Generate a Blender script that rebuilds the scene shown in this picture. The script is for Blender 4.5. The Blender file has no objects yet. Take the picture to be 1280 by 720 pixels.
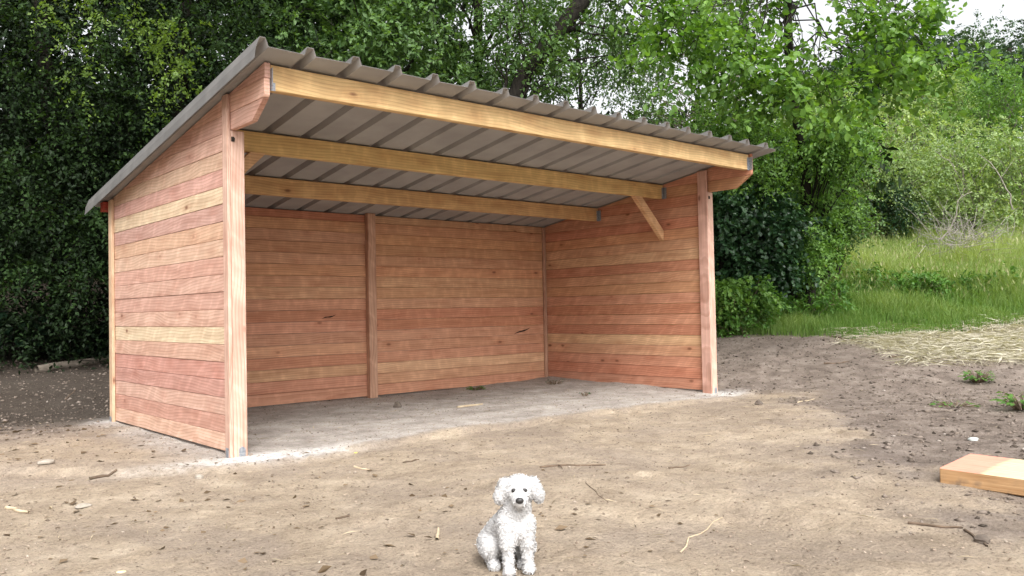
import bpy, bmesh, math, random
import numpy as np
from mathutils import Vector, Matrix

sc = bpy.context.scene
COL = sc.collection
R = math.radians
rng = np.random.default_rng(7)
rnd = random.Random(5)

# ------------------------------------------------------------------ camera
CAM = np.array([-2.7489, -6.5980, 1.1197])
FW = np.array([0.65860, 0.75201, 0.02671])
RT = np.array([0.75249, -0.65831, -0.01983])
UP = np.array([-0.00267, -0.03316, 0.99945])
FPX = 1054.1
cd = bpy.data.cameras.new("camera")
cam = bpy.data.objects.new("camera", cd)
COL.objects.link(cam)
cam.matrix_world = Matrix(((RT[0], UP[0], -FW[0], CAM[0]), (RT[1], UP[1], -FW[1], CAM[1]),
                           (RT[2], UP[2], -FW[2], CAM[2]), (0, 0, 0, 1)))
cd.sensor_width = 36
cd.lens = FPX / 1280 * 36
cd.clip_start = 0.05
cd.clip_end = 3000
sc.camera = cam

# ------------------------------------------------------------------ sky, sun, exposure
SUN_EL, SUN_AZ = R(50), R(205)          # azimuth clockwise from +y
w = bpy.data.worlds.new("World")
sc.world = w
w.use_nodes = True
nt = w.node_tree
nt.nodes.clear()
wo = nt.nodes.new("ShaderNodeOutputWorld")
bg = nt.nodes.new("ShaderNodeBackground")
sky = nt.nodes.new("ShaderNodeTexSky")
sky.sky_type = 'NISHITA'
sky.sun_disc = False
sky.sun_elevation = SUN_EL
sky.sun_rotation = SUN_AZ
sky.air_density = 1.0
sky.dust_density = 6.0
hs = nt.nodes.new("ShaderNodeHueSaturation")
hs.inputs['Saturation'].default_value = 0.12      # an even layer of cloud
hs.inputs['Value'].default_value = 1.9
nt.links.new(sky.outputs[0], hs.inputs['Color'])
nt.links.new(hs.outputs[0], bg.inputs[0])
bg.inputs[1].default_value = 0.15
nt.links.new(bg.outputs[0], wo.inputs[0])

sl = bpy.data.lights.new("sun", 'SUN')
sl.energy = 1.2
sl.angle = R(35)
sl.color = (1, 0.96, 0.9)
so = bpy.data.objects.new("sun", sl)
COL.objects.link(so)
sd = Vector((math.sin(SUN_AZ) * math.cos(SUN_EL), math.cos(SUN_AZ) * math.cos(SUN_EL), math.sin(SUN_EL)))
so.rotation_euler = sd.to_track_quat('Z', 'Y').to_euler()
so.location = (0, -5, 30)

vs = sc.view_settings
vs.view_transform = 'Standard'
vs.look = 'None'
vs.gamma = 1
vs.exposure = 0.35
sc.render.engine = 'CYCLES'
sc.cycles.use_denoising = True
sc.cycles.max_bounces = 8
sc.cycles.diffuse_bounces = 4
sc.cycles.transmission_bounces = 4
sc.cycles.glossy_bounces = 2


# ------------------------------------------------------------------ helpers
def tag(o, label=None, cat=None, group=None, kind=None):
    if label: o['label'] = label
    if cat: o['category'] = cat
    if group: o['group'] = group
    if kind: o['kind'] = kind
    return o


def empty(name, loc=(0, 0, 0), rz=0.0, label=None, cat=None, group=None):
    o = bpy.data.objects.new(name, None)
    COL.objects.link(o)
    o.location = loc
    o.rotation_euler = (0, 0, rz)
    o.empty_display_size = 0.2
    return tag(o, label, cat, group)


def link(name, me, mat=None, parent=None):
    o = bpy.data.objects.new(name, me)
    COL.objects.link(o)
    if mat is not None and len(me.materials) == 0:
        me.materials.append(mat)
    if parent is not None:
        o.parent = parent
    return o


def mesh_np(name, V, F, tint=None, smooth=False, attrs=None):
    """V (n,3), F (m,k) arrays, all faces with k corners"""
    V = np.ascontiguousarray(V, dtype=np.float32)
    F = np.ascontiguousarray(F, dtype=np.int32)
    me = bpy.data.meshes.new(name)
    me.vertices.add(len(V))
    me.vertices.foreach_set('co', V.ravel())
    k = F.shape[1]
    me.loops.add(F.size)
    me.loops.foreach_set('vertex_index', F.ravel())
    me.polygons.add(len(F))
    me.polygons.foreach_set('loop_start', np.arange(0, F.size, k, dtype=np.int32))
    me.polygons.foreach_set('loop_total', np.full(len(F), k, dtype=np.int32))
    me.polygons.foreach_set('use_smooth', np.full(len(F), bool(smooth)))
    me.update(calc_edges=True)
    if tint is not None:
        a = me.attributes.new('tint', 'FLOAT', 'POINT')
        a.data.foreach_set('value', np.ascontiguousarray(tint, dtype=np.float32))
    for n, v in (attrs or {}).items():
        a = me.attributes.new(n, 'FLOAT', 'POINT')
        a.data.foreach_set('value', np.ascontiguousarray(v, dtype=np.float32))
    return me


class Tubes:
    """collects tapered tubes and builds them as one mesh"""
    def __init__(self): self.V, self.F, self.n = [], [], 0

    def add(self, pts, rad, sides=7):
        pts = np.asarray(pts, float)
        n = len(pts)
        rad = np.broadcast_to(np.asarray(rad, float), (n,))
        T = np.gradient(pts, axis=0)
        T /= np.linalg.norm(T, axis=1)[:, None] + 1e-9
        ref = np.array([0.31, 0.17, 0.93]) if abs(T[0][2]) < .8 else np.array([0.93, .17, .31])
        A = np.cross(T, ref); A /= np.linalg.norm(A, axis=1)[:, None] + 1e-9
        B = np.cross(T, A)
        a = np.arange(sides) * 2 * math.pi / sides
        ring = pts[:, None, :] + rad[:, None, None] * (np.cos(a)[None, :, None] * A[:, None, :] + np.sin(a)[None, :, None] * B[:, None, :])
        self.V.append(ring.reshape(-1, 3))
        i = np.arange(n - 1)[:, None] * sides; j = np.arange(sides)[None, :]; j2 = (j + 1) % sides
        f = np.stack([i + j, i + j2, i + sides + j2, i + sides + j], -1).reshape(-1, 4) + self.n
        self.F.append(f)
        self.n += n * sides
        # end cap
        if sides == 4:
            self.F.append(np.array([[self.n - 4, self.n - 3, self.n - 2, self.n - 1]]))
        return self

    def build(self, name, mat, parent=None, smooth=True):
        me = mesh_np(name, np.concatenate(self.V), np.concatenate(self.F), smooth=smooth)
        return link(name, me, mat, parent)


def curve_pts(a, b, bow=(0, 0, 0), n=6, wob=0.0):
    a, b, bow = np.array(a, float), np.array(b, float), np.array(bow, float)
    t = np.linspace(0, 1, n)[:, None]
    p = a * (1 - t) + b * t + bow * (4 * t * (1 - t))
    if wob:
        q = rng.normal(0, wob, p.shape); q[0] = 0; q[-1] = 0
        p = p + q
    return p


def prism(name, poly, thick, axis='x', mat=None, parent=None, bev=0.004, loc=(0, 0, 0)):
    """polygon in two axes extruded along the third; axis x: poly=(y,z), y: poly=(x,z), z: poly=(x,y)"""
    bm = bmesh.new()
    def mk(p, t):
        return {'x': (t, p[0], p[1]), 'y': (p[0], t, p[1]), 'z': (p[0], p[1], t)}[axis]
    a = [bm.verts.new(mk(p, 0)) for p in poly]
    b = [bm.verts.new(mk(p, thick)) for p in poly]
    n = len(poly)
    bm.faces.new(a); bm.faces.new(b[::-1])
    for i in range(n):
        bm.faces.new((a[i], b[i], b[(i + 1) % n], a[(i + 1) % n]))
    if bev:
        bmesh.ops.bevel(bm, geom=list(bm.edges), offset=bev, segments=1, affect='EDGES', clamp_overlap=True)
    bmesh.ops.recalc_face_normals(bm, faces=bm.faces)
    me = bpy.data.meshes.new(name)
    bm.to_mesh(me); bm.free()
    o = link(name, me, mat, parent)
    o.location = loc
    return o


def vnoise(x, y, s, seed):
    r = np.random.default_rng(seed)
    L = r.random((256, 256))
    fx, fy = x / s, y / s
    ix, iy = np.floor(fx).astype(int), np.floor(fy).astype(int)
    tx, ty = fx - ix, fy - iy
    tx = tx * tx * (3 - 2 * tx); ty = ty * ty * (3 - 2 * ty)
    g = lambda a, b: L[a % 256, b % 256]
    return (g(ix, iy) * (1 - tx) + g(ix + 1, iy) * tx) * (1 - ty) + (g(ix, iy + 1) * (1 - tx) + g(ix + 1, iy + 1) * tx) * ty - .5


def sstep(a, b, x):
    t = np.clip((x - a) / (b - a), 0, 1)
    return t * t * (3 - 2 * t)


# ------------------------------------------------------------------ materials
def new_mat(name):
    m = bpy.data.materials.new(name)
    m.use_nodes = True
    N = m.node_tree
    N.nodes.clear()
    out = N.nodes.new("ShaderNodeOutputMaterial")
    return m, N, out


def node(N, kind, **kw):
    n = N.nodes.new(kind)
    for k, v in kw.items():
        if k in n.inputs.keys() if isinstance(k, str) else False:
            n.inputs[k].default_value = v
        else:
            setattr(n, k, v)
    return n


def ramp(N, stops):
    n = N.nodes.new("ShaderNodeValToRGB")
    e = n.color_ramp.elements
    while len(e) > 1: e.remove(e[-1])
    e[0].position = stops[0][0]; e[0].color = (*stops[0][1], 1)
    for p, c in stops[1:]:
        k = e.new(p); k.color = (*c, 1)
    return n


def g3(v): return (v, v, v)


def mixc(N, mode, fac, a, b):
    m = N.nodes.new("ShaderNodeMix")
    m.data_type = 'RGBA'; m.blend_type = mode
    for sock, v in ((m.inputs[0], fac), (m.inputs[6], a), (m.inputs[7], b)):
        if isinstance(v, (int, float)): sock.default_value = v
        elif isinstance(v, tuple): sock.default_value = (*v, 1) if len(v) == 3 else v
        else: N.links.new(v, sock)
    return m.outputs[2]


def math_(N, op, a, b=None, clamp=False):
    m = N.nodes.new("ShaderNodeMath"); m.operation = op; m.use_clamp = clamp
    for i, v in enumerate((a, b)):
        if v is None: continue
        if isinstance(v, (int, float)): m.inputs[i].default_value = v
        else: N.links.new(v, m.inputs[i])
    return m.outputs[0]


def make_wood(name='douglas_fir_wood', axis='X', ringscale=11):
    """sawn timber; the tone is each object's own colour"""
    m, N, out = new_mat(name)
    L = N.links.new
    tc = node(N, "ShaderNodeTexCoord"); oi = node(N, "ShaderNodeObjectInfo")
    sep = node(N, "ShaderNodeSeparateXYZ"); L(tc.outputs['Object'], sep.inputs[0])
    o = {'X': 0, 'Y': 1, 'Z': 2}[axis]
    al, c1, c2 = sep.outputs[o], sep.outputs[(o + 1) % 3], sep.outputs[(o + 2) % 3]
    rn = oi.outputs['Random']
    off = math_(N, 'MULTIPLY', rn, 57.3)
    al2 = math_(N, 'ADD', al, off)
    # wobble of the pith along the length
    cw = node(N, "ShaderNodeCombineXYZ"); L(al2, cw.inputs[0]); L(off, cw.inputs[1])
    wob = node(N, "ShaderNodeTexNoise"); wob.inputs['Scale'].default_value = .9; wob.inputs['Detail'].default_value = 1.5
    L(cw.outputs[0], wob.inputs['Vector'])
    wv = math_(N, 'MULTIPLY', math_(N, 'SUBTRACT', wob.outputs[0], .5), .22)
    pith = math_(N, 'MULTIPLY', math_(N, 'SUBTRACT', math_(N, 'FRACT', math_(N, 'MULTIPLY', rn, 13.7)), .5), .22)
    a1 = math_(N, 'ADD', math_(N, 'ADD', c1, pith), wv)
    a2 = math_(N, 'ADD', math_(N, 'ADD', c2, math_(N, 'MULTIPLY', wv, .6)), math_(N, 'MULTIPLY', pith, .3))
    cv = node(N, "ShaderNodeCombineXYZ")
    L(math_(N, 'MULTIPLY', al2, .035), cv.inputs[0]); L(a1, cv.inputs[1]); L(a2, cv.inputs[2])
    wave = node(N, "ShaderNodeTexWave", wave_type='RINGS', rings_direction='X', wave_profile='SAW')
    wave.inputs['Scale'].default_value = ringscale
    wave.inputs['Distortion'].default_value = 2.6
    wave.inputs['Detail'].default_value = 1
    wave.inputs['Detail Scale'].default_value = .8
    L(cv.outputs[0], wave.inputs['Vector'])
    # fine fibres
    cf = node(N, "ShaderNodeCombineXYZ")
    L(math_(N, 'MULTIPLY', al2, 3.0), cf.inputs[0]); L(math_(N, 'MULTIPLY', c1, 130.), cf.inputs[1]); L(math_(N, 'MULTIPLY', c2, 130.), cf.inputs[2])
    fib = node(N, "ShaderNodeTexNoise"); fib.inputs['Scale'].default_value = 1; fib.inputs['Detail'].default_value = 3
    L(cf.outputs[0], fib.inputs['Vector'])
    # broad tone bands along the board
    cb = node(N, "ShaderNodeCombineXYZ")
    L(math_(N, 'MULTIPLY', al2, 1.8), cb.inputs[0]); L(math_(N, 'MULTIPLY', c1, 14.), cb.inputs[1]); L(math_(N, 'MULTIPLY', c2, 14.), cb.inputs[2])
    band = node(N, "ShaderNodeTexNoise"); band.inputs['Scale'].default_value = 1; band.inputs['Detail'].default_value = 4
    L(cb.outputs[0], band.inputs['Vector'])
    # pale saw flashes across the board
    cs = node(N, "ShaderNodeCombineXYZ")
    L(math_(N, 'ADD', math_(N, 'MULTIPLY', al2, 9.), math_(N, 'MULTIPLY', c1, 7.)), cs.inputs[0]); L(math_(N, 'MULTIPLY', c1, 5.), cs.inputs[1]); L(math_(N, 'MULTIPLY', c2, 5.), cs.inputs[2])
    fl = node(N, "ShaderNodeTexNoise"); fl.inputs['Scale'].default_value = 1; fl.inputs['Detail'].default_value = 3
    L(cs.outputs[0], fl.inputs['Vector'])
    flr = ramp(N, [(.35, g3(.92)), (.52, g3(1.0)), (.64, (1.16, 1.19, 1.22))]); L(fl.outputs[0], flr.inputs[0])
    # knots
    ck = node(N, "ShaderNodeCombineXYZ")
    L(math_(N, 'MULTIPLY', al2, 2.6), ck.inputs[0]); L(math_(N, 'ADD', math_(N, 'MULTIPLY', c1, 5.5), off), ck.inputs[1]); L(math_(N, 'MULTIPLY', c2, 5.5), ck.inputs[2])
    vor = node(N, "ShaderNodeTexVoronoi"); vor.inputs['Scale'].default_value = 1.0
    L(ck.outputs[0], vor.inputs['Vector'])
    vsep = node(N, "ShaderNodeSeparateColor"); L(vor.outputs['Color'], vsep.inputs[0])
    kn = node(N, "ShaderNodeMapRange"); kn.inputs[1].default_value = .13; kn.inputs[2].default_value = .05
    L(vor.outputs['Distance'], kn.inputs[0])
    halo = node(N, "ShaderNodeMapRange"); halo.inputs[1].default_value = .40; halo.inputs[2].default_value = .1
    L(vor.outputs['Distance'], halo.inputs[0])

    ringr = ramp(N, [(0, (1.14, 1.16, 1.18)), (.55, g3(1.0)), (.88, (.74, .66, .60)), (1, g3(.95))]); L(wave.outputs[0], ringr.inputs[0])
    fibr = ramp(N, [(.3, g3(.88)), (.7, g3(1.09))]); L(fib.outputs[0], fibr.inputs[0])
    bandr = ramp(N, [(.3, (.84, .78, .76)), (.5, g3(1)), (.72, (1.1, 1.14, 1.16))]); L(band.outputs[0], bandr.inputs[0])
    c = mixc(N, 'MULTIPLY', .6, oi.outputs['Color'], ringr.outputs[0])
    c = mixc(N, 'MULTIPLY', 1.0, c, fibr.outputs[0])
    c = mixc(N, 'MULTIPLY', .9, c, bandr.outputs[0])
    c = mixc(N, 'MULTIPLY', .75, c, flr.outputs[0])
    c = mixc(N, 'MULTIPLY', math_(N, 'MULTIPLY', halo.outputs[0], .35), c, (.75, .55, .48))
    c = mixc(N, 'MIX', math_(N, 'MULTIPLY', math_(N, 'MULTIPLY', kn.outputs[0], .8), math_(N, 'GREATER_THAN', vsep.outputs[0], .45)), c, (.17, .07, .04))
    b = node(N, "ShaderNodeBsdfPrincipled")
    b.inputs['Roughness'].default_value = .72
    b.inputs['Specular IOR Level'].default_value = .25
    L(c, b.inputs['Base Color'])
    bp = node(N, "ShaderNodeBump"); bp.inputs['Strength'].default_value = .25; bp.inputs['Distance'].default_value = .004
    L(math_(N, 'ADD', fib.outputs[0], math_(N, 'MULTIPLY', wave.outputs[0], .4)), bp.inputs['Height'])
    L(bp.outputs[0], b.inputs['Normal'])
    L(b.outputs[0], out.inputs[0])
    return m


WOOD = {a: make_wood('sawn_fir_grain_along_' + a.lower(), a) for a in 'XYZ'}


def leaf_mat(name, lo, hi, trans=.35, rough=.5, spec=.35):
    m, N, out = new_mat(name)
    L = N.links.new
    at = node(N, "ShaderNodeAttribute", attribute_name='tint')
    r = ramp(N, [(0, lo), (1, hi)]); L(at.outputs['Fac'], r.inputs[0])
    b = node(N, "ShaderNodeBsdfPrincipled")
    b.inputs['Roughness'].default_value = rough
    b.inputs['Specular IOR Level'].default_value = spec
    L(r.outputs[0], b.inputs['Base Color'])
    t = node(N, "ShaderNodeBsdfTranslucent")
    L(mixc(N, 'MULTIPLY', 1, r.outputs[0], (1.5, 1.5, .5)), t.inputs[0])
    mx = node(N, "ShaderNodeMixShader"); mx.inputs[0].default_value = trans
    L(b.outputs[0], mx.inputs[1]); L(t.outputs[0], mx.inputs[2])
    L(mx.outputs[0], out.inputs[0])
    return m


def simple_mat(name, c1, c2=None, scale=8., rough=.85, metallic=0., bump=0., spec=.3, detail=5, stretch=None):
    m, N, out = new_mat(name)
    L = N.links.new
    b = node(N, "ShaderNodeBsdfPrincipled")
    b.inputs['Roughness'].default_value = rough
    b.inputs['Metallic'].default_value = metallic
    b.inputs['Specular IOR Level'].default_value = spec
    tc = node(N, "ShaderNodeTexCoord")
    nz = node(N, "ShaderNodeTexNoise"); nz.inputs['Scale'].default_value = scale; nz.inputs['Detail'].default_value = detail
    if stretch:
        mp = node(N, "ShaderNodeMapping"); mp.inputs['Scale'].default_value = stretch
        L(tc.outputs['Object'], mp.inputs[0]); L(mp.outputs[0], nz.inputs['Vector'])
    else:
        L(tc.outputs['Object'], nz.inputs['Vector'])
    r = ramp(N, [(.3, c1), (.7, c2 or c1)]); L(nz.outputs[0], r.inputs[0])
    L(r.outputs[0], b.inputs['Base Color'])
    if bump:
        bp = node(N, "ShaderNodeBump"); bp.inputs['Strength'].default_value = bump; bp.inputs['Distance'].default_value = .02
        L(nz.outputs[0], bp.inputs['Height']); L(bp.outputs[0], b.inputs['Normal'])
    L(b.outputs[0], out.inputs[0])
    return m


BARK_D = simple_mat('dark_bark', (.009, .0075, .006), (.032, .027, .021), 9, .95, bump=.8, stretch=(3, 3, .6))
BARK_B = simple_mat('black_shaded_bark', (.006, .005, .004), (.018, .015, .012), 9, .95, bump=.5, stretch=(3, 3, .6), spec=.1)  # bark darkened, the wood's shade painted into its colour
BARK_G = simple_mat('grey_bark', (.10, .085, .07), (.24, .21, .18), 9, .95, bump=.6, stretch=(3, 3, .6))
BARK_P = simple_mat('bleached_bark', (.17, .15, .125), (.32, .29, .25), 9, .95, bump=.4)
TWIG = simple_mat('dry_twig', (.09, .06, .04), (.2, .15, .10), 20, .95)
STRAWM = simple_mat('dry_straw', (.42, .33, .19), (.62, .52, .33), 20, .9)
STEEL = simple_mat('galvanised_steel', (.20, .22, .25), (.42, .44, .47), 60, .5, .6)
ROOF_T = simple_mat('grey_coated_steel', (.115, .11, .105), (.165, .158, .15), 5, .5, .0)
ROOF_B = simple_mat('taupe_felt_lining', (.325, .318, .312), (.40, .393, .385), 3, .95, spec=.1)
STONE = simple_mat('pale_stone', (.24, .21, .17), (.38, .34, .29), 25, .95, bump=.4)

LF = {
    'dark': leaf_mat('evergreen_leaf_painted_shade', (.005, .010, .005), (.018, .036, .011), .12, .5, .12),  # evergreen leaf darkened further, overhead canopy shade painted into the colour
    'spray': leaf_mat('yellow_green_spray_leaf', (.05, .10, .016), (.17, .26, .05), .4, .5),
    'mid': leaf_mat('maple_green_leaf', (.026, .066, .018), (.155, .27, .085), .38, .45),
    'big': leaf_mat('bright_broad_leaf', (.05, .125, .02), (.20, .35, .07), .45, .42, .35),
    'hazel': leaf_mat('hazel_leaf', (.05, .125, .024), (.20, .35, .08), .4, .45),
    'laurel': leaf_mat('glossy_laurel_leaf', (.012, .036, .016), (.045, .105, .04), .2, .35, .4),
    'light': leaf_mat('pale_willow_leaf_with_haze', (.15, .235, .085), (.37, .47, .21), .4, .55),  # light green leaf, made paler to carry distance haze in its colour
    'far': leaf_mat('distant_tree_leaf', (.035, .075, .035), (.09, .16, .07), .3, .6, .2),
    'fardark': leaf_mat('distant_dark_leaf', (.022, .045, .028), (.055, .095, .05), .25, .6, .2),
    'grass': leaf_mat('meadow_grass', (.11, .20, .045), (.30, .37, .14), .42, .6, .15),
    'seed': leaf_mat('grass_seed_head', (.27, .29, .14), (.42, .42, .24), .3, .8, .1),
    'weed': leaf_mat('nettle_leaf', (.04, .11, .02), (.12, .25, .04), .35, .5),
    'straw': leaf_mat('cut_straw', (.27, .245, .19), (.56, .52, .43), .2, .8, .15),
    'shade': leaf_mat('shaded_maple_leaf', (.010, .024, .008), (.048, .092, .026), .3, .55, .12),  # darker copy of the maple leaf with shade painted in
    'ivy': leaf_mat('ivy_leaf', (.03, .05, .01), (.10, .14, .03), .3, .5, .2),
    'deadgrass': leaf_mat('dead_root_bits', (.12, .095, .065), (.46, .38, .27), .1, .9, .1),
    'burdock': leaf_mat('dark_broad_weed', (.008, .02, .012), (.022, .05, .026), .12, .5, .15),
    'litter': leaf_mat('dry_leaf_litter', (.06, .04, .024), (.20, .145, .095), .1, .9, .1),
}

# ------------------------------------------------------------------ ground
PADX = np.array([-6, -1.6, -.9, -.3, .11, .6, 1.0, 1.78, 2.6, 3.5, 4.6, 5.6, 6.2, 6.9, 9.])
PADY = np.array([2.6, 1.2, .25, -.22, -.40, -.36, -.22, -.06, -.10, -.20, -.22, -.30, -.36, -.32, .9])


def sp(a, k):
    return np.logaddexp(0, a / k) * k


def terrain_base(x, y):
    u = x + .5 * y
    z = .115 * sp(u - 7.6, .5) + .065 * sp(u - 13.4, .7) + .14 * sp(y - 5.6, .6)
    z = 24 * np.tanh(z / 24)
    edge = np.interp(x, PADX, PADY) + .07 * vnoise(x, y, .35, 3) + .03 * vnoise(x, y, .1, 4)
    drop = sstep(0, .13, edge - y) * .045
    return z - drop


FP = []
_r = np.random.default_rng(77)
for _k in range(9):                       # trails of boot prints over the soft ground
    fx, fy, fa = _r.uniform(-1.5, 6), _r.uniform(-5, -.8), _r.uniform(0, 6.28)
    for _j in range(7):
        sd_ = .11 * (1 if _j % 2 else -1)
        FP.append((fx + .62 * _j * math.cos(fa) - sd_ * math.sin(fa), fy + .62 * _j * math.sin(fa) + sd_ * math.cos(fa), fa + _r.normal(0, .15), _r.uniform(.008, .017)))


def prints(x, y):
    d = np.zeros(np.shape(x))
    near = (np.abs(x - 2) < 8) & (y < 0) & (y > -8)
    xx, yy = x[near], y[near]
    a = np.zeros(len(xx))
    for fx, fy, fa, h in FP:
        u = (xx - fx) * math.cos(fa) + (yy - fy) * math.sin(fa)
        v = -(xx - fx) * math.sin(fa) + (yy - fy) * math.cos(fa)
        r = np.sqrt((u / .15) ** 2 + (v / .058) ** 2)
        a += h * (-sstep(1.15, .75, r) + .55 * np.exp(-((r - 1.35) / .28) ** 2))
    d[near] = a
    return d


def terrain(x, y):
    x = np.asarray(x, float); y = np.asarray(y, float)
    u = x + .5 * y
    near = 1 / (1 + np.exp((np.hypot(x - 2, y) - 30) / 4))
    inside = sstep(-.1, .2, x) * sstep(6.8, 6.5, x) * sstep(-.3, .1, y)
    a = .45 + .55 * (1 - inside) 
    rough = 1 + .9 * sstep(6.2, 8, u) * sstep(14, 12.5, u)
    n = .05 * vnoise(x, y, 1.3, 11) + .028 * vnoise(x, y, .40, 12) * rough + .014 * vnoise(x, y, .17, 13) * rough + .011 * vnoise(x, y, .075, 14) * rough
    z = terrain_base(x, y) + n * a * near
    return z + (prints(np.atleast_1d(x), np.atleast_1d(y)).reshape(np.shape(x)))


def axis_grid(lo, hi, st, far, g):
    a = list(np.arange(lo, hi + 1e-6, st))
    s = st; v = hi
    while v < far:
        s *= g; v += s; a.append(v)
    s = st; v = lo; pre = []
    while v > -far:
        s *= g; v -= s; pre.append(v)
    return np.array(pre[::-1] + a)


xs = axis_grid(-3.2, 8.5, .04, 500, 1.085)
ys = axis_grid(-5.8, 5.2, .04, 500, 1.085)
GX, GY = np.meshgrid(xs, ys, indexing='ij')
gx, gy = GX.ravel(), GY.ravel()
gz = terrain(gx, gy)


def grass_edge(x):
    return 12.2 + np.clip((x - 11.7) * .55, 0, 1.5)


def soil_masks(x, y):
    u = x + .5 * y
    e = np.interp(x, PADX, PADY) + .07 * vnoise(x, y, .35, 3) + .03 * vnoise(x, y, .1, 4)
    n = vnoise(x, y, .9, 21) + .5 * vnoise(x, y, .3, 22) + .35 * vnoise(x, y, .12, 23)
    pad = sstep(-.05, .12, y - e) * sstep(-.6, .1, x + .4 * n) * sstep(7.1, 6.7, x + .2 * n)
    # dark loose soil to the right: boundary from (6.6,-.6) to (1.0,-5.2)
    dline = (x - 6.2) * .63 - (y + 1.3) * .78      # >0 towards the right/near side
    dline = np.where(y < -.2, dline, x - 6.9 + .0 * y)
    dark = sstep(-.35, .45, dline + .9 * n)
    # canopy shade painted as darker earth behind and left of the shelter
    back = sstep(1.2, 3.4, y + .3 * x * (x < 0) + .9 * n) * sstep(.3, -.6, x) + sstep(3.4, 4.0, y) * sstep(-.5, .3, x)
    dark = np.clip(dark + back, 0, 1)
    d1 = np.hypot((x - .10) / 1.0, (y + .10 + .12 * (x - .1)) / .20)
    ch = np.exp(-d1 ** 2 * 1.6) * .66
    ch += .55 * np.exp(-(((y - e - .10) / .12) ** 2)) * sstep(-.5, .2, x) * sstep(7.2, 6.6, x) * (.10 + .75 * sstep(1.6, 0, x) + .35 * sstep(5.2, 6.5, x))
    ch += .8 * np.exp(-(np.hypot(x - 6.6, (y + .03) * 1.8) / .30) ** 2)
    ch += .9 * np.exp(-(np.hypot(x + .05, y - 3.2) / .16) ** 2)
    chalk = np.clip(ch * (1 + .9 * n), 0, 1)
    dep = (x - CAM[0]) * FW[0] + (y - CAM[1]) * FW[1]
    lat = (x - CAM[0]) * RT[0] + (y - CAM[1]) * RT[1]
    gu = u - grass_edge(x) + .35 * n
    straw = sstep(5.6, 6.6, lat + .9 * n) * sstep(12.2, 13.4, dep + .9 * n) * sstep(.5, -.2, gu)
    grass = sstep(-.15, .35, gu)
    wood = .85 * sstep(2.6, 4.6, y + .8 * n) * sstep(1.5, -.5, x - .3 * y) + .2 * sstep(7.5, 9.5, y + .8 * n)  # tree shade painted over the soil as a near-black tone
    return dict(pad=pad, dark=dark, chalk=chalk, straw=straw, grass=grass, wood=wood)


nx_, ny_ = GX.shape
ii = np.arange(nx_ - 1)[:, None] * ny_; jj = np.arange(ny_ - 1)[None, :]
GF = np.stack([ii + jj, ii + ny_ + jj, ii + ny_ + jj + 1, ii + jj + 1], -1).reshape(-1, 4)
gme = mesh_np('ground', np.stack([gx, gy, gz], 1), GF, smooth=True, attrs=soil_masks(gx, gy))


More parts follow.
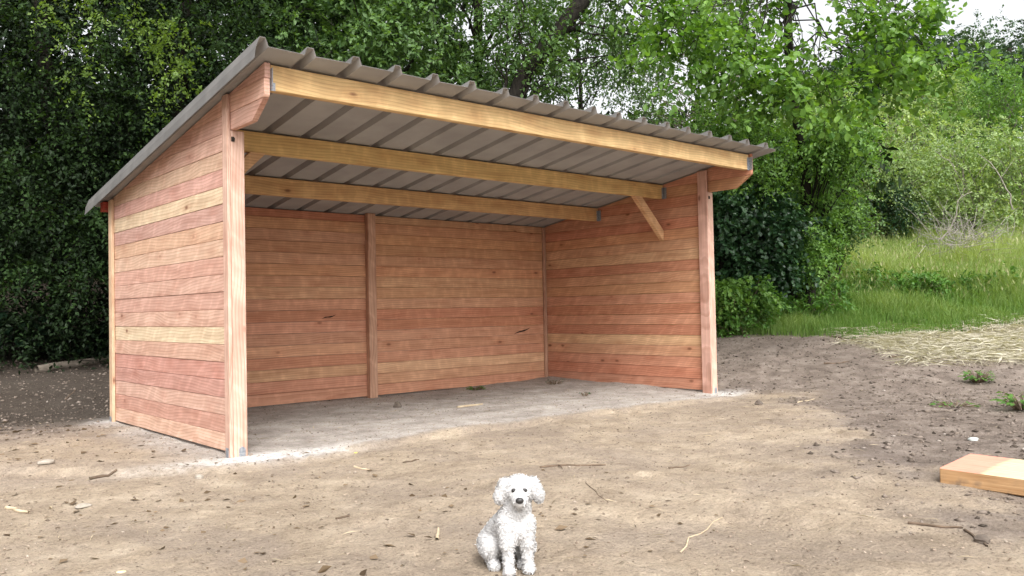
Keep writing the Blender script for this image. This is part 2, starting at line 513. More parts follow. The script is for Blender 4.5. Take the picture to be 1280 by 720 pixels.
def ground_mat():
    m, N, out = new_mat('bare_sandy_soil')
    L = N.links.new
    tc = node(N, "ShaderNodeTexCoord")
    def nz(scale, detail=6, rough=.6, dist=0):
        n = node(N, "ShaderNodeTexNoise")
        n.inputs['Scale'].default_value = scale; n.inputs['Detail'].default_value = detail
        n.inputs['Roughness'].default_value = rough; n.inputs['Distortion'].default_value = dist
        L(tc.outputs['Object'], n.inputs['Vector'])
        return n.outputs[0]
    def at(n): return node(N, "ShaderNodeAttribute", attribute_name=n).outputs['Fac']
    big, mid, fine, grit = nz(.7, 5), nz(3.2, 7, .65, .3), nz(16, 8, .7), nz(70, 4, .7)
    vo = node(N, "ShaderNodeTexVoronoi"); vo.inputs['Scale'].default_value = 38; L(tc.outputs['Object'], vo.inputs['Vector'])
    sand = ramp(N, [(.25, (.225, .178, .132)), (.42, (.305, .247, .186)), (.55, (.362, .298, .226)), (.75, (.45, .38, .297))]); L(mid, sand.inputs[0])
    darks = ramp(N, [(.25, (.10, .08, .068)), (.5, (.18, .148, .13)), (.75, (.28, .24, .21))]); L(mid, darks.inputs[0])
    pads = ramp(N, [(.3, (.27, .24, .215)), (.7, (.50, .465, .43))]); L(mid, pads.inputs[0])
    sc_ = ramp(N, [(.44, g3(0)), (.62, g3(1))]); L(nz(1.1, 6, .65, .6), sc_.inputs[0])
    scuff = mixc(N, 'MIX', math_(N, 'MULTIPLY', sc_.outputs[0], .6), sand.outputs[0], (.255, .21, .175))
    c = mixc(N, 'MIX', at('pad'), scuff, pads.outputs[0])
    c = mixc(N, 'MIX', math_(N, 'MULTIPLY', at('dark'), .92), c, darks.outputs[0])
    c = mixc(N, 'MIX', at('wood'), c, (.042, .034, .027))  # painted shade on the soil under the trees
    strw = ramp(N, [(.3, (.25, .22, .16)), (.7, (.48, .435, .345))]); L(fine, strw.inputs[0])
    c = mixc(N, 'MIX', math_(N, 'MULTIPLY', at('straw'), .85), c, strw.outputs[0])
    grs = ramp(N, [(.3, (.05, .075, .02)), (.7, (.12, .16, .045))]); L(fine, grs.inputs[0])
    c = mixc(N, 'MIX', at('grass'), c, grs.outputs[0])
    fr = ramp(N, [(.25, g3(.55)), (.42, g3(.95)), (.55, g3(1.03)), (.75, g3(1.25))]); L(fine, fr.inputs[0])
    c = mixc(N, 'MULTIPLY', .9, c, fr.outputs[0])
    gr = ramp(N, [(.3, g3(.55)), (.45, g3(.95)), (.6, g3(1.05)), (.75, g3(1.3))]); L(grit, gr.inputs[0])
    c = mixc(N, 'MULTIPLY', .95, c, gr.outputs[0])
    g2 = ramp(N, [(.30, g3(.5)), (.42, g3(1)), (.68, g3(1)), (.8, g3(1.25))]); L(nz(34, 5, .75, .4), g2.inputs[0])
    c = mixc(N, 'MULTIPLY', .9, c, g2.outputs[0])
    br = ramp(N, [(.3, (.86, .84, .82)), (.7, (1.1, 1.09, 1.07))]); L(big, br.inputs[0])
    c = mixc(N, 'MULTIPLY', 1., c, br.outputs[0])
    chf = math_(N, 'MULTIPLY', at('chalk'), math_(N, 'MULTIPLY', math_(N, 'SUBTRACT', fine, .30), 3.0), True)
    c = mixc(N, 'MIX', chf, c, (.72, .71, .69))
    b = node(N, "ShaderNodeBsdfPrincipled")
    b.inputs['Roughness'].default_value = .97; b.inputs['Specular IOR Level'].default_value = .08
    L(c, b.inputs['Base Color'])
    bp = node(N, "ShaderNodeBump"); bp.inputs['Strength'].default_value = 1.0; bp.inputs['Distance'].default_value = .024
    h = math_(N, 'ADD', math_(N, 'ADD', fine, math_(N, 'MULTIPLY', grit, .45)), math_(N, 'MULTIPLY', vo.outputs['Distance'], .25))
    L(h, bp.inputs['Height']); L(bp.outputs[0], b.inputs['Normal'])
    L(b.outputs[0], out.inputs[0])
    return m


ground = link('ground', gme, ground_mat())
tag(ground, kind='structure')


def ray(px, py):
    return FW + (px - 640) / FPX * RT - (py - 360) / FPX * UP


def at(px, py, d):
    """world point d metres deep along the view through that pixel of the 1280x720 photograph"""
    return CAM + d * ray(px, py)


def gp(px, py):
    """where that sight line meets the ground"""
    v = ray(px, py)
    t = np.linspace(2, 60, 6000)
    P = CAM[None, :] + t[:, None] * v[None, :]
    h = P[:, 2] - terrain(P[:, 0], P[:, 1])
    k = int(np.argmax(h < 0))
    return P[k]


# ------------------------------------------------------------------ the shelter
W, D = 6.59, 3.2
SL = .158


def zu(y): return 2.948 - SL * y        # underside of the roof sheet


PINK, TAN, YEL, RED, ORG = (.57, .345, .270), (.58, .375, .280), (.61, .465, .325), (.54, .295, .230), (.57, .35, .245)
LPNK = (.60, .385, .295)
# sheltered boards: interior shade and warm bounce painted into a redder, darker tone
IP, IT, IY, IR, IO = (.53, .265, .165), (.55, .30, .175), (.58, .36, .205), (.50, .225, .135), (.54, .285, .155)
BEAMC = (.64, .42, .19)


def jit(c, s=.07):
    k = 1 + rnd.uniform(-s, s)
    return tuple(min(.9, max(.02, v * k * (1 + rnd.uniform(-s * .4, s * .4)))) for v in c) + (1,)


shelter = empty('field_shelter', (0, 0, 0), 0,
                'open fronted timber field shelter with sloping metal roof on bare ground', 'shelter')


def wood(name, poly, thick, axis, loc, grain, color, parent=None, bev=.004):
    o = prism(name, poly, thick, axis, WOOD[grain], parent if parent is not None else shelter, bev, loc)
    o.color = color if len(color) == 4 else (*color, 1)
    return o


def clip_roof(poly, top):
    """cut a (y,z) polygon to stay under z = top(y)"""
    out = []
    n = len(poly)
    for i in range(n):
        a, b = poly[i], poly[(i + 1) % n]
        fa, fb = top(a[0]) - a[1], top(b[0]) - b[1]
        if fa >= 0: out.append(a)
        if (fa >= 0) != (fb >= 0):
            t = fa / (fa - fb)
            out.append((a[0] + t * (b[0] - a[0]), a[1] + t * (b[1] - a[1])))
    return out


B = .145
Z0 = .016
GAP = .0017
LT = [TAN, RED, LPNK, RED, RED, TAN, YEL, TAN, PINK, TAN, PINK, LPNK, ORG, PINK, YEL, PINK, TAN, TAN, PINK, LPNK, PINK]
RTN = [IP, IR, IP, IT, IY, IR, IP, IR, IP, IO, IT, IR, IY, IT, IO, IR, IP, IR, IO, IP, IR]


def side_wall(x, tones, y_tail):
    tail = lambda y: zu(y) - .012
    for k in range(21):
        z0, z1 = Z0 + k * B + GAP, Z0 + (k + 1) * B - GAP
        y0, y1 = .02, D - .03
        if k == 18:
            # its nose is cut back on the underside of the overhang
            poly = [(y1, z0), (y1, z1), (y_tail + .16, z1), (y_tail + .16, z1 - .002), (-.40, z0)]
            poly = [(-.40, z0), (y1, z0), (y1, z1), (y_tail + .02, z1)]
        elif k > 18:
            poly = [(y_tail, z0), (y1, z0), (y1, z1), (y_tail, z1)]
            if k == 19: poly = [(y_tail + .012, z0), (y1, z0), (y1, z1), (y_tail, z1), (y_tail, z0 + .02)]
        else:
            poly = [(y0, z0), (y1, z0), (y1, z1), (y0, z1)]
        poly = clip_roof(poly, tail)
        if len(poly) < 3: continue
        yy = [p[0] for p in poly]
        if max(yy) - min(yy) < .1: continue
        o = wood('wall_board', poly, .046, 'x', (x + rnd.uniform(-.003, .003), 0, 0), 'Y', jit(tones[k % len(tones)]), None, .0025)


side_wall(.034, LT, -.63)
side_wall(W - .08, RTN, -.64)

# back wall, two bays
XM = 3.26
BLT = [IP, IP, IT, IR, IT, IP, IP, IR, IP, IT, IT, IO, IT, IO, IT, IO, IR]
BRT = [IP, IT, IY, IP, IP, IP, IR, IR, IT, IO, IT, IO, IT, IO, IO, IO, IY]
YB = 3.165
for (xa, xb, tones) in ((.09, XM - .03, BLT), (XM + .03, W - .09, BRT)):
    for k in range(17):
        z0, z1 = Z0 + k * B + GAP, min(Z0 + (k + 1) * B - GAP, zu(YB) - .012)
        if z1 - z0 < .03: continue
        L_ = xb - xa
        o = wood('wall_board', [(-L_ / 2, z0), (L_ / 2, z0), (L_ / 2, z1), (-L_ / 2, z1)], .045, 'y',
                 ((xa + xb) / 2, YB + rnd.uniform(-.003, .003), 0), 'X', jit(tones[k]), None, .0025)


def anchor(post, x, y, facing, w_=.05):
    """small galvanised post shoe"""
    if facing == 'y':
        o = prism('post_anchor', [(x - w_ / 2, -.06), (x + w_ / 2, -.06), (x + w_ / 2, .10), (x, .118), (x - w_ / 2, .10)], .005, 'y', STEEL, post, .001, (0, y - .0065, 0))
    else:
        o = prism('post_anchor', [(y - w_ / 2, -.06), (y + w_ / 2, -.06), (y + w_ / 2, .11), (y - w_ / 2, .11)], .005, 'x', STEEL, post, .001, (x - .0065, 0, 0))
    return o


def post(x0, x1, y0, y1, za, zb, color, name='post'):
    return wood(name, [(x0, y0), (x1, y0), (x1, y1), (x0, y1)], zb - za, 'z', (0, 0, za), 'Z', color, None, .006)


PC = jit((.55, .365, .285), .02)
lp = post(.032, .148, 0, .105, -.05, 2.628, PC)
ls = post(0, .0305, .0, .10, -.05, zu(.05) - .02, PC, 'post_batten')
anchor(lp, .10, 0, 'y', .055); anchor(ls, 0, .05, 'x', .05)
nub = prism('post_notch', [(.036, 2.585), (.062, 2.585), (.066, 2.612), (.056, 2.624), (.036, 2.624)], .01, 'y', BARK_D, lp, .001, (0, -.0085, 0))
rp = post(W - .108, W - .0, 0, .105, -.05, 2.628, PC)
rs = post(W - .131, W - .1085, .0, .15, -.05, zu(.08) - .02, jit(PINK, .02), 'post_batten')
anchor(rp, W - .05, 0, 'y', .05)
nub = prism('post_notch', [(W - .10, 2.585), (W - .075, 2.585), (W - .072, 2.612), (W - .08, 2.624), (W - .10, 2.624)], .01, 'y', BARK_D, rp, .001, (0, -.0085, 0))
# rear left corner post, mid post, inner corner battens
rl = post(0, .0325, D - .09, D + .02, -.05, zu(D) - .03, jit((.55, .38, .25), .02), 'post_batten')
anchor(rl, 0, D - .03, 'x', .05)
post(.04, .14, D + .015, D + .10, -.05, zu(D + .1) - .02, jit(TAN))
post(W - .14, W - .04, D + .015, D + .10, -.05, zu(D + .1) - .02, jit(TAN))
post(W - .0325, W, D - .09, D + .02, -.05, zu(D) - .03, jit(TAN), 'post_batten')
mp = post(XM - .06, XM + .06, YB - .085, YB - .002, -.05, zu(YB - .09) - .006, jit((.50, .30, .20), .02))
post(W - .145, W - .085, YB - .034, YB - .002, -.02, zu(YB) - .02, jit((.45, .25, .17)), 'corner_batten')
post(.085, .145, YB - .034, YB - .002, -.02, zu(YB) - .02, jit((.45, .25, .17)), 'corner_batten')
post(XM - .05, XM + .05, YB + .05, YB + .14, -.05, zu(YB + .1) - .02, jit(TAN))
# top plate behind the back wall: its red end shows under the eaves
tp = wood('rear_beam', [(-.03, 2.30), (W + .03, 2.30), (W + .03, 2.405), (-.03, 2.405)], .10, 'y', (0, 3.30, 0), 'X', (.45, .085, .06, 1))

# purlins
def purlin(x0, x1, y, depth, color, th=.075):
    zt = zu(y + th) - .006
    L_ = x1 - x0
    o = wood('roof_beam', [(-L_ / 2, zt - depth), (L_ / 2, zt - depth), (L_ / 2, zt), (-L_ / 2, zt)], th, 'y', ((x0 + x1) / 2, y, 0), 'X', color, None, .005)
    return o, zt


def hanger(par, x, y, z0, z1, side):
    """folded steel joist hanger: strap on the wall, cheek on the beam"""
    bm = bmesh.new()
    def box(a, b):
        vs_ = [bm.verts.new((a[0] if i & 1 == 0 else b[0], a[1] if i & 2 == 0 else b[1], a[2] if i & 4 == 0 else b[2])) for i in range(8)]
        for f in ((0, 2, 3, 1), (4, 5, 7, 6), (0, 1, 5, 4), (2, 6, 7, 3), (0, 4, 6, 2), (1, 3, 7, 5)):
            bm.faces.new([vs_[i] for i in f])
    s = side
    fh = .3 if (y < 0 and side > 0) else .8
    box((min(0, s * .045), -.0045, z0 - .004), (max(0, s * .045), -.0015, z0 + (z1 - z0) * fh))
    box((min(0, s * .004), -.05, z0 + .0), (max(0, s * .004), -.005, z0 + (z1 - z0) * .82))
    for q in range(4 if fh > .5 else 1):
        zz = z0 + (z1 - z0) * (.12 + .2 * q)
        box((min(s * .02, s * .032), -.0075, zz), (max(s * .02, s * .032), -.0046, zz + .012))
    me = bpy.data.meshes.new('joist_hanger'); bm.to_mesh(me); bm.free()
    o = link('joist_hanger', me, STEEL, shelter); o.location = (x, y, 0)


for (y, dep, col) in ((-.615, .195, (.66, .45, .22)), (.75, .19, (.65, .44, .19)), (1.98, .19, (.58, .36, .17))):
    o, zt = purlin(.088, W - .088, y, dep, jit(col, .02))
    hanger(o, .0825, y, zt - dep, zt, 1)
    hanger(o, W - .0825, y, zt - dep, zt, -1)

# knee braces under the middle beam
zb2 = zu(.75) - .006 - .19
def brace(sgn, xw):
    # from the side wall up to the beam; sgn +1 leans towards +x going up
    a = (xw, zb2 - .57); b = (xw, zb2 - .40)
    c = (xw + sgn * .55, zb2 - .018); d = (xw + sgn * .39, zb2 - .018)
    poly = [(xw, zb2 - .60), (xw + sgn * .60, zb2 - .008), (xw + sgn * .45, zb2 - .008), (xw, zb2 - .45)]
    o = wood('knee_brace', poly, .07, 'y', (0, .755, 0), 'X', jit((.64, .40, .22), .02))
brace(-1, W - .09)
brace(1, .09)

# two dark splits in the back boards
def crack(x, z, l, h, tilt):
    n = 9
    top, bot = [], []
    for i in range(n):
        t = i / (n - 1)
        wv_ = math.sin(t * math.pi) ** .7 * h * (.6 + .5 * rnd.random())
        xx = x + (t - .5) * l; zz = z + (t - .5) * tilt + .006 * math.sin(t * 7)
        top.append((xx, zz + wv_ / 2 + .0008)); bot.append((xx, zz - wv_ / 2 - .0008))
    o = prism('board_split', bot + top[::-1], .002, 'y', simple_mat('dark_split', (.012, .006, .004), (.03, .014, .008), 20), shelter, 0, (0, YB - .0075, 0))
crack(2.645, 1.085, .20, .016, .045)
crack(5.99, .80, .34, .026, .085)

# roof: profiled sheet, underside lined with felt
RIB = .3895
def roof_profile():
    p = [(-.140, -.100), (-.130, -.022), (-.122, .0), (-.098, .062), (-.054, .062), (-.028, 0.0)]
    for k in range(1, 18):
        c = -.075 + RIB * k
        p += [(c - .048, 0), (c - .027, .060), (c + .027, .060), (c + .048, 0)]
    p += [(6.735, 0), (6.748, -.02)]
    return p
pr = roof_profile()
yF, yR = -.84, 3.60
nseg = 14
V, F, MI = [], [], []
n = len(pr)
for layer, dz in ((0, .005), (1, 0.0)):
    for s in range(nseg + 1):
        y = yF + (yR - yF) * s / nseg
        for i, (x, z) in enumerate(pr):
            sag = .004 * math.sin(x * 3.1 + s) * math.sin(s * 1.3)
            nud = .010 * math.sin(x * 5.3) if s == 0 else 0
            V.append((x, y + nud, zu(y) + z + dz + .002 + sag * .4))
def vid(l, s, i): return l * (nseg + 1) * n + s * n + i
for s in range(nseg):
    for i in range(n - 1):
        F.append((vid(0, s, i), vid(0, s, i + 1), vid(0, s + 1, i + 1), vid(0, s + 1, i))); MI.append(0)
        F.append((vid(1, s, i), vid(1, s + 1, i), vid(1, s + 1, i + 1), vid(1, s, i + 1))); MI.append(1)
for i in range(n - 1):
    for s in (0, nseg):
        F.append((vid(0, s, i), vid(1, s, i), vid(1, s, i + 1), vid(0, s, i + 1))); MI.append(0)
for s in range(nseg):
    for i in (0, n - 1):
        F.append((vid(0, s, i), vid(0, s + 1, i), vid(1, s + 1, i), vid(1, s, i))); MI.append(0)
me = mesh_np('roof_sheet', np.array(V), np.array(F))
me.materials.append(ROOF_T); me.materials.append(ROOF_B)
me.polygons.foreach_set('material_index', np.array(MI, dtype=np.int32))
roof = link('roof_sheet', me, None, shelter)

# ------------------------------------------------------------------ foliage builders
KITE_V = np.array([(0, 0, 0), (.45, .30, .04), (1, 0, -.07), (.45, -.30, .04)])
KITE_F = np.array([(0, 1, 2, 3)])
ROUND_V = np.array([(0, 0, 0), (.28, .33, .05), (.68, .34, .03), (1, 0, -.10), (.68, -.34, .03), (.28, -.33, .05)])
ROUND_F = np.array([(0, 3, 2, 1), (0, 5, 4, 3)])
LONG_V = np.array([(0, 0, 0), (.4, .13, .02), (1, 0, -.12), (.4, -.13, .02)])


def unit(a): return a / (np.linalg.norm(a, axis=-1, keepdims=True) + 1e-9)


def leaf_mesh(name, P, U, Nn, S, tint, shape='kite'):
    tv, tf = {'kite': (KITE_V, KITE_F), 'round': (ROUND_V, ROUND_F), 'long': (LONG_V, KITE_F)}[shape]
    U = unit(U)
    Wd = unit(np.cross(Nn, U))
    Nn = np.cross(U, Wd)
    S = np.asarray(S)[:, None, None]
    V = P[:, None, :] + S * (tv[None, :, 0:1] * U[:, None, :] + tv[None, :, 1:2] * Wd[:, None, :] + tv[None, :, 2:3] * Nn[:, None, :])
    k = len(tv)
    F = (np.arange(len(P))[:, None, None] * k + tf[None]).reshape(-1, 4)
    return mesh_np(name, V.reshape(-1, 3), F, tint=np.repeat(tint, k))


def sprigs(blobs, L=.5, m=11, leaf=.08, droop=.5, shell=2.4, spread=.6, tintbias=0.0, up=.35):
    """blobs: (centre, (rx,ry,rz), count). Leafy shoots through each clump, denser at its skin.
    returns leaf arrays and the shoots' centre lines"""
    P, U, Nn, S, T, lines = [], [], [], [], [], []
    for c, r, n in blobs:
        c = np.asarray(c, float); r = np.asarray(r, float) * np.ones(3)
        q = unit(rng.normal(size=(n, 3))) * (rng.random((n, 1)) ** (1 / shell))
        st = c + q * r
        d = unit(q + spread * rng.normal(size=(n, 3)) + np.array([0, 0, up * .5]))
        ln = L * rng.uniform(.6, 1.3, (n, 1))
        t = (np.arange(m) + .5) / m
        g = np.array([0, 0, -1.0])
        base = st[:, None, :] + ln[:, None] * (t[None, :, None] * d[:, None, :] + droop * (t ** 2)[None, :, None] * g)
        side = unit(np.cross(d, rng.normal(size=(n, 3))))
        alt = np.where(np.arange(m) % 2 == 0, 1., -1.)[None, :, None]
        u = .6 * d[:, None, :] + alt * side[:, None, :] * .9 + .35 * rng.normal(size=(n, m, 3)) + np.array([0, 0, -.25])
        nn = np.array([0, 0, 1.0]) + .55 * q[:, None, :] + .55 * rng.normal(size=(n, m, 3))
        P.append(base.reshape(-1, 3)); U.append(u.reshape(-1, 3)); Nn.append(nn.reshape(-1, 3))
        S.append((leaf * rng.uniform(.6, 1.25, (n, m))).ravel())
        bt = rng.normal(0, .12) + tintbias
        T.append(np.clip(.45 + bt + rng.normal(0, .13, (n, 1)) + rng.normal(0, .16, (n, m)), 0, 1).ravel())
        k = max(1, n // 6)
        lines += [(st[i] - .25 * ln[i] * d[i], st[i] + ln[i] * (.5 * d[i] + droop * .25 * g), base[i, -1]) for i in range(0, n, max(1, n // k))]
    return [np.concatenate(a) for a in (P, U, Nn, S, T)], lines


def plant(name, label, cat, base, blobs, lm, trunk=None, bark=None, leafpart='crown', shape='kite', group=None,
          twigr=.006, limbs=True, limb_r=.05, **kw):
    """a tree or bush: an empty at its base, a woody part and a leafy part"""
    base = np.asarray(base, float)
    t = empty(name, base, 0, label, cat, group)
    arr, lines = sprigs(blobs, **kw)
    arr[0] = arr[0] - base
    o = link(leafpart, leaf_mesh(leafpart, *arr, shape=shape), LF[lm], t)
    o['kind'] = 'stuff'
    tb = Tubes()
    top = None
    if trunk is not None:
        pts, rad = trunk
        pts = np.asarray(pts, float) - base
        tb.add(pts, rad, 10)
        top = pts
    if limbs:
        for c, r, n in blobs:
            c = np.asarray(c) - base
            if top is not None:
                k = int(np.argmin(np.linalg.norm(top - (c - [0, 0, .35 * np.linalg.norm(c - top[-1])]), axis=1)))
                s = top[k]
            else:
                s = np.array([rng.normal(0, .12), rng.normal(0, .12), -.05])
            dl = np.linalg.norm(c - s)
            tb.add(curve_pts(s, c, (0, 0, .10 * dl), 7, .03 * dl), np.linspace(limb_r, limb_r * .25, 7), 6)
            for _ in range(3):
                e = c + rng.normal(size=3) * np.asarray(r) * .55
                tb.add(curve_pts(s + (c - s) * rng.uniform(.4, .8), e, (0, 0, .06 * dl), 5, .02 * dl), np.linspace(limb_r * .4, limb_r * .12, 5), 5)
    for a, b_, c_ in lines:
        tb.add([a - base, b_ - base, c_ - base], [twigr, twigr * .7, twigr * .3], 3)
    if tb.V:
        wp = tb.build('trunk' if trunk is not None else 'stems', bark or BARK_D, t)
        if trunk is None: wp['kind'] = 'stuff'
    return t


def G(px, d):
    """ground point d metres deep along the image column px"""
    p = at(px, 400, d)
    return np.array([p[0], p[1], float(terrain(p[0], p[1]))])


def trunk_line(px0, d0, tops, r0, r1, n=9, wob=.03):
    """trunk from the ground below (px0) through the given (px, py, depth) points"""
    pts = [G(px0, d0) - [0, 0, .15]] + [at(*q) for q in tops]
    pts = np.array(pts)
    s = np.r_[0, np.cumsum(np.linalg.norm(np.diff(pts, axis=0), axis=1))]
    u = np.linspace(0, s[-1], n)
    out = np.stack([np.interp(u, s, pts[:, i]) for i in range(3)], 1)
    out[1:-1] += rng.normal(0, wob, (n - 2, 3))
    return out, np.linspace(r0, r1, n)


def blob(px, py, d, rpx, rpy, n, rd=None):
    """leaf clump centred on a sight line, radii given at that depth"""
    k = d / FPX
    return (at(px, py, d), (rpx * k, (rd if rd else max(rpx, rpy) * k), rpy * k), n)


def ring(px, py, d, wpx, hpx, count, n, rpx, rd=1.0, jd=1.0):
    """several clumps spread over an area"""
    out = []
    for _ in range(count):
        a = rng.uniform(-1, 1, 3)
        rr = rpx * rng.uniform(.7, 1.3)
        out.append(blob(px + a[0] * wpx, py + a[1] * hpx, d + a[2] * jd, rr, rr * .8, n, rd))
    return out


# ------------------------------------------------------------------ trees, left to right
# dark wood left of and behind the shelter
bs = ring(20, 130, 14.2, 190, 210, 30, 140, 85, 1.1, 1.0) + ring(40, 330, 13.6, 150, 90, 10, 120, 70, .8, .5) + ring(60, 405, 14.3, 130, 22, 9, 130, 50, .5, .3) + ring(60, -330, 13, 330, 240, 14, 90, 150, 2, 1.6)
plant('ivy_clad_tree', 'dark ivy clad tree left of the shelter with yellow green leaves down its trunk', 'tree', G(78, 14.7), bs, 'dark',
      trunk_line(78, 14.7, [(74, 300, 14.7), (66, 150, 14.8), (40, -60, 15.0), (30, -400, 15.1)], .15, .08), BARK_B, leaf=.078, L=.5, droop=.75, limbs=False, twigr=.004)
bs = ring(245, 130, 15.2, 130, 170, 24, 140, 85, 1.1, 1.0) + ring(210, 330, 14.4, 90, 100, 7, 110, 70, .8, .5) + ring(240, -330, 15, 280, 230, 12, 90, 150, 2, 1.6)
plant('shade_darkened_tree', 'shade-darkened evergreen tree rising behind the rear left corner of the shelter', 'tree', G(215, 14.8), bs, 'dark',
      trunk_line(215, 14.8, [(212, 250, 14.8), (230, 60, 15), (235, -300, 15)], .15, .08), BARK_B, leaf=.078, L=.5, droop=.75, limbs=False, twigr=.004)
bs = []
for px, py, rr in ((40, 95, 46), (110, 60, 50), (135, 120, 40), (90, 165, 44), (20, 190, 40), (240, 175, 42), (285, 60, 46), (320, 20, 50), (190, 215, 40), (60, 270, 40), (120, 290, 36),
                   (15, 330, 42), (150, 20, 50), (255, 15, 46), (95, 350, 34), (30, 20, 44)):
    bs += ring(px, py, 12.9, 28, 20, 3, 15, rr * .55, .35, .25)
plant('shaded_maple', 'drooping green branches hanging in the shade at the upper left', 'tree', G(-60, 13.4), bs, 'shade',
      trunk_line(-60, 13.4, [(-55, 200, 13.4), (-30, -40, 13.3), (60, -150, 13.2), (200, -190, 13.1)], .13, .04, 12), BARK_B, leaf=.075, L=.45, droop=.9, limbs=False, twigr=.004, up=.1)
# lit hanging sprays of the overhanging thorn in front of them
bs = []
for px, py0, py1, k in ((60, -40, 46, 5), (182, -20, 70, 6), (205, 20, 130, 8), (234, 40, 105, 6), (122, -30, 24, 4), (100, 70, 112, 3)):
    for i in range(k):
        t_ = i / max(1, k - 1)
        bs.append(blob(px + rng.normal(0, 9), py0 + (py1 - py0) * t_, 11.3 + rng.normal(0, .25), 15, 14, 6, .16))
plant('hawthorn_tree', 'tree with thin yellow green sprays hanging in front of the dark wood', 'tree', G(-190, 11.6), bs, 'spray',
      trunk_line(-190, 11.6, [(-170, 200, 11.6), (-90, -80, 11.5), (60, -190, 11.4), (210, -170, 11.3)], .14, .03, 14), BARK_D, leaf=.06, L=.26, m=10, droop=.7, limbs=False, twigr=.003)
# big middle trees above the roof
bs = ring(440, 20, 15.5, 120, 75, 17, 150, 62, .9, .9) + ring(430, -260, 16, 200, 170, 9, 110, 150, 2, 1.5) + ring(400, 150, 16.5, 100, 60, 4, 90, 80, 1)
plant('leafy_maple', 'dense green maple standing behind the middle of the roof', 'tree', G(440, 16.4), bs, 'mid',
      trunk_line(440, 16.4, [(445, 200, 16.4), (450, 20, 16.2), (440, -300, 16)], .19, .09), BARK_D, leaf=.10, L=.45, tintbias=.03)
bs = ring(610, 50, 16.4, 55, 60, 9, 130, 55, .8, .6) + ring(570, -160, 16.5, 110, 110, 6, 100, 110, 1.5, 1) + ring(580, 170, 17, 60, 50, 3, 80, 70, 1)
plant('round_leafy_tree', 'mid green tree with fluffy foliage just left of the leaning trunk', 'tree', G(590, 17), bs, 'mid',
      trunk_line(590, 17, [(592, 200, 17), (600, 60, 16.8), (590, -150, 16.6)], .14, .07), BARK_D, leaf=.085, L=.4, tintbias=.12)
# leaning trunk
bs = ring(800, -90, 15.6, 150, 70, 9, 80, 90, 1.3, 1.3) + ring(730, 40, 15.5, 90, 40, 7, 42, 42, .6, .8) + ring(845, 50, 15.5, 70, 45, 6, 30, 42, .6, .8) + ring(670, 60, 14.7, 40, 40, 5, 26, 30, .3, .2)
plant('leaning_tree', 'tree with a thick dark trunk leaning right above the roof', 'tree', G(560, 15), bs, 'mid',
      trunk_line(560, 15, [(600, 240, 15), (655, 92, 15), (688, 55, 15), (742, -20, 15), (830, -170, 15.2)], .21, .11, 12, .02), BARK_D, leaf=.09, L=.42, tintbias=.06, limb_r=.028)
# thin stems in the gap
bs = ring(725, 85, 18.5, 55, 40, 7, 40, 38, .6, .8) + ring(700, 10, 18.5, 60, 40, 4, 40, 50, .7, .8)
plant('slender_tree', 'slender tree with two thin stems against the pale sky above the roof', 'tree', G(727, 18.5), bs, 'mid',
      trunk_line(727, 18.5, [(727, 140, 18.5), (725, 70, 18.5), (710, 0, 18.5), (706, -80, 18.5)], .06, .03), BARK_D, leaf=.085, L=.42, limb_r=.025)
bs = ring(850, 118, 20, 55, 34, 6, 45, 36, .8, .8) + ring(800, 95, 20.5, 40, 30, 4, 40, 36, .6, .6) + ring(905, 20, 20, 50, 60, 5, 45, 50, .8, .8)
plant('grey_stemmed_tree', 'young tree with a bare grey stem standing behind the right end of the roof', 'tree', G(918, 20), bs, 'mid',
      trunk_line(918, 20, [(918, 180, 20), (919, 100, 20), (922, 60, 20), (905, -60, 20)], .075, .045), BARK_G, leaf=.085, L=.42, limb_r=.03, tintbias=.08)
# broad leaved tree arching over from the right
bs = ring(1010, 50, 12.6, 130, 50, 11, 21, 40, .6, .8) + ring(905, 45, 12.8, 75, 45, 6, 24, 40, .5, .8) + ring(1140, 65, 12.4, 55, 48, 8, 20, 32, .4, .6) \
    + ring(1010, 112, 12.5, 75, 26, 6, 22, 32, .5, .5) + ring(960, -110, 13, 220, 50, 7, 40, 80, 1.2, 1) + ring(835, 30, 12.8, 22, 26, 3, 24, 24, .4, .4)
plant('broad_leaved_tree', 'tree with large bright green leaves arching over the right end of the roof', 'tree', G(1012, 17.6), bs, 'big',
      trunk_line(1012, 17.6, [(1010, 250, 17.5), (992, 120, 16.6), (985, 10, 15.2), (985, -120, 13.6)], .13, .06, 10), BARK_D, shape='round', leaf=.105, L=.5, m=9, limb_r=.018, droop=.35)
# understorey right of the shelter
bs = ring(970, 190, 17.2, 85, 48, 15, 125, 44, .8, .7) + ring(985, 262, 17.4, 48, 34, 7, 120, 36, .7, .5) + ring(1010, 315, 17.5, 36, 16, 5, 110, 28, .5, .4) + ring(895, 230, 17.6, 45, 60, 6, 100, 48, .7, .6)
plant('hazel_bush', 'tall green hazel bush growing close to the right front post', 'bush', G(985, 17.8), bs, 'hazel',
      None, BARK_D, 'foliage', leaf=.085, L=.4, tintbias=.05, limb_r=.03)
bs = ring(912, 290, 16.6, 28, 48, 9, 90, 32, .5, .4) + ring(960, 262, 16.7, 30, 26, 5, 80, 26, .4, .3) + ring(955, 335, 16.6, 34, 14, 6, 80, 24, .4, .3)
plant('laurel_bush', 'dark glossy laurel bush beside the right front post', 'bush', G(918, 16.9), bs, 'laurel',
      None, BARK_D, 'foliage', shape='round', leaf=.10, L=.35)
bs = ring(1038, 250, 18.8, 24, 45, 8, 95, 30, .5, .4)
plant('holly_bush', 'green upright bush between the hazel and the pale willows', 'bush', G(1038, 18.9), bs, 'mid',
      None, BARK_D, 'foliage', leaf=.075, L=.35)
bs = ring(1108, 245, 24.6, 20, 36, 6, 80, 24, .5, .4)  # dark leaf clumps imitate the shaded hole between the bushes
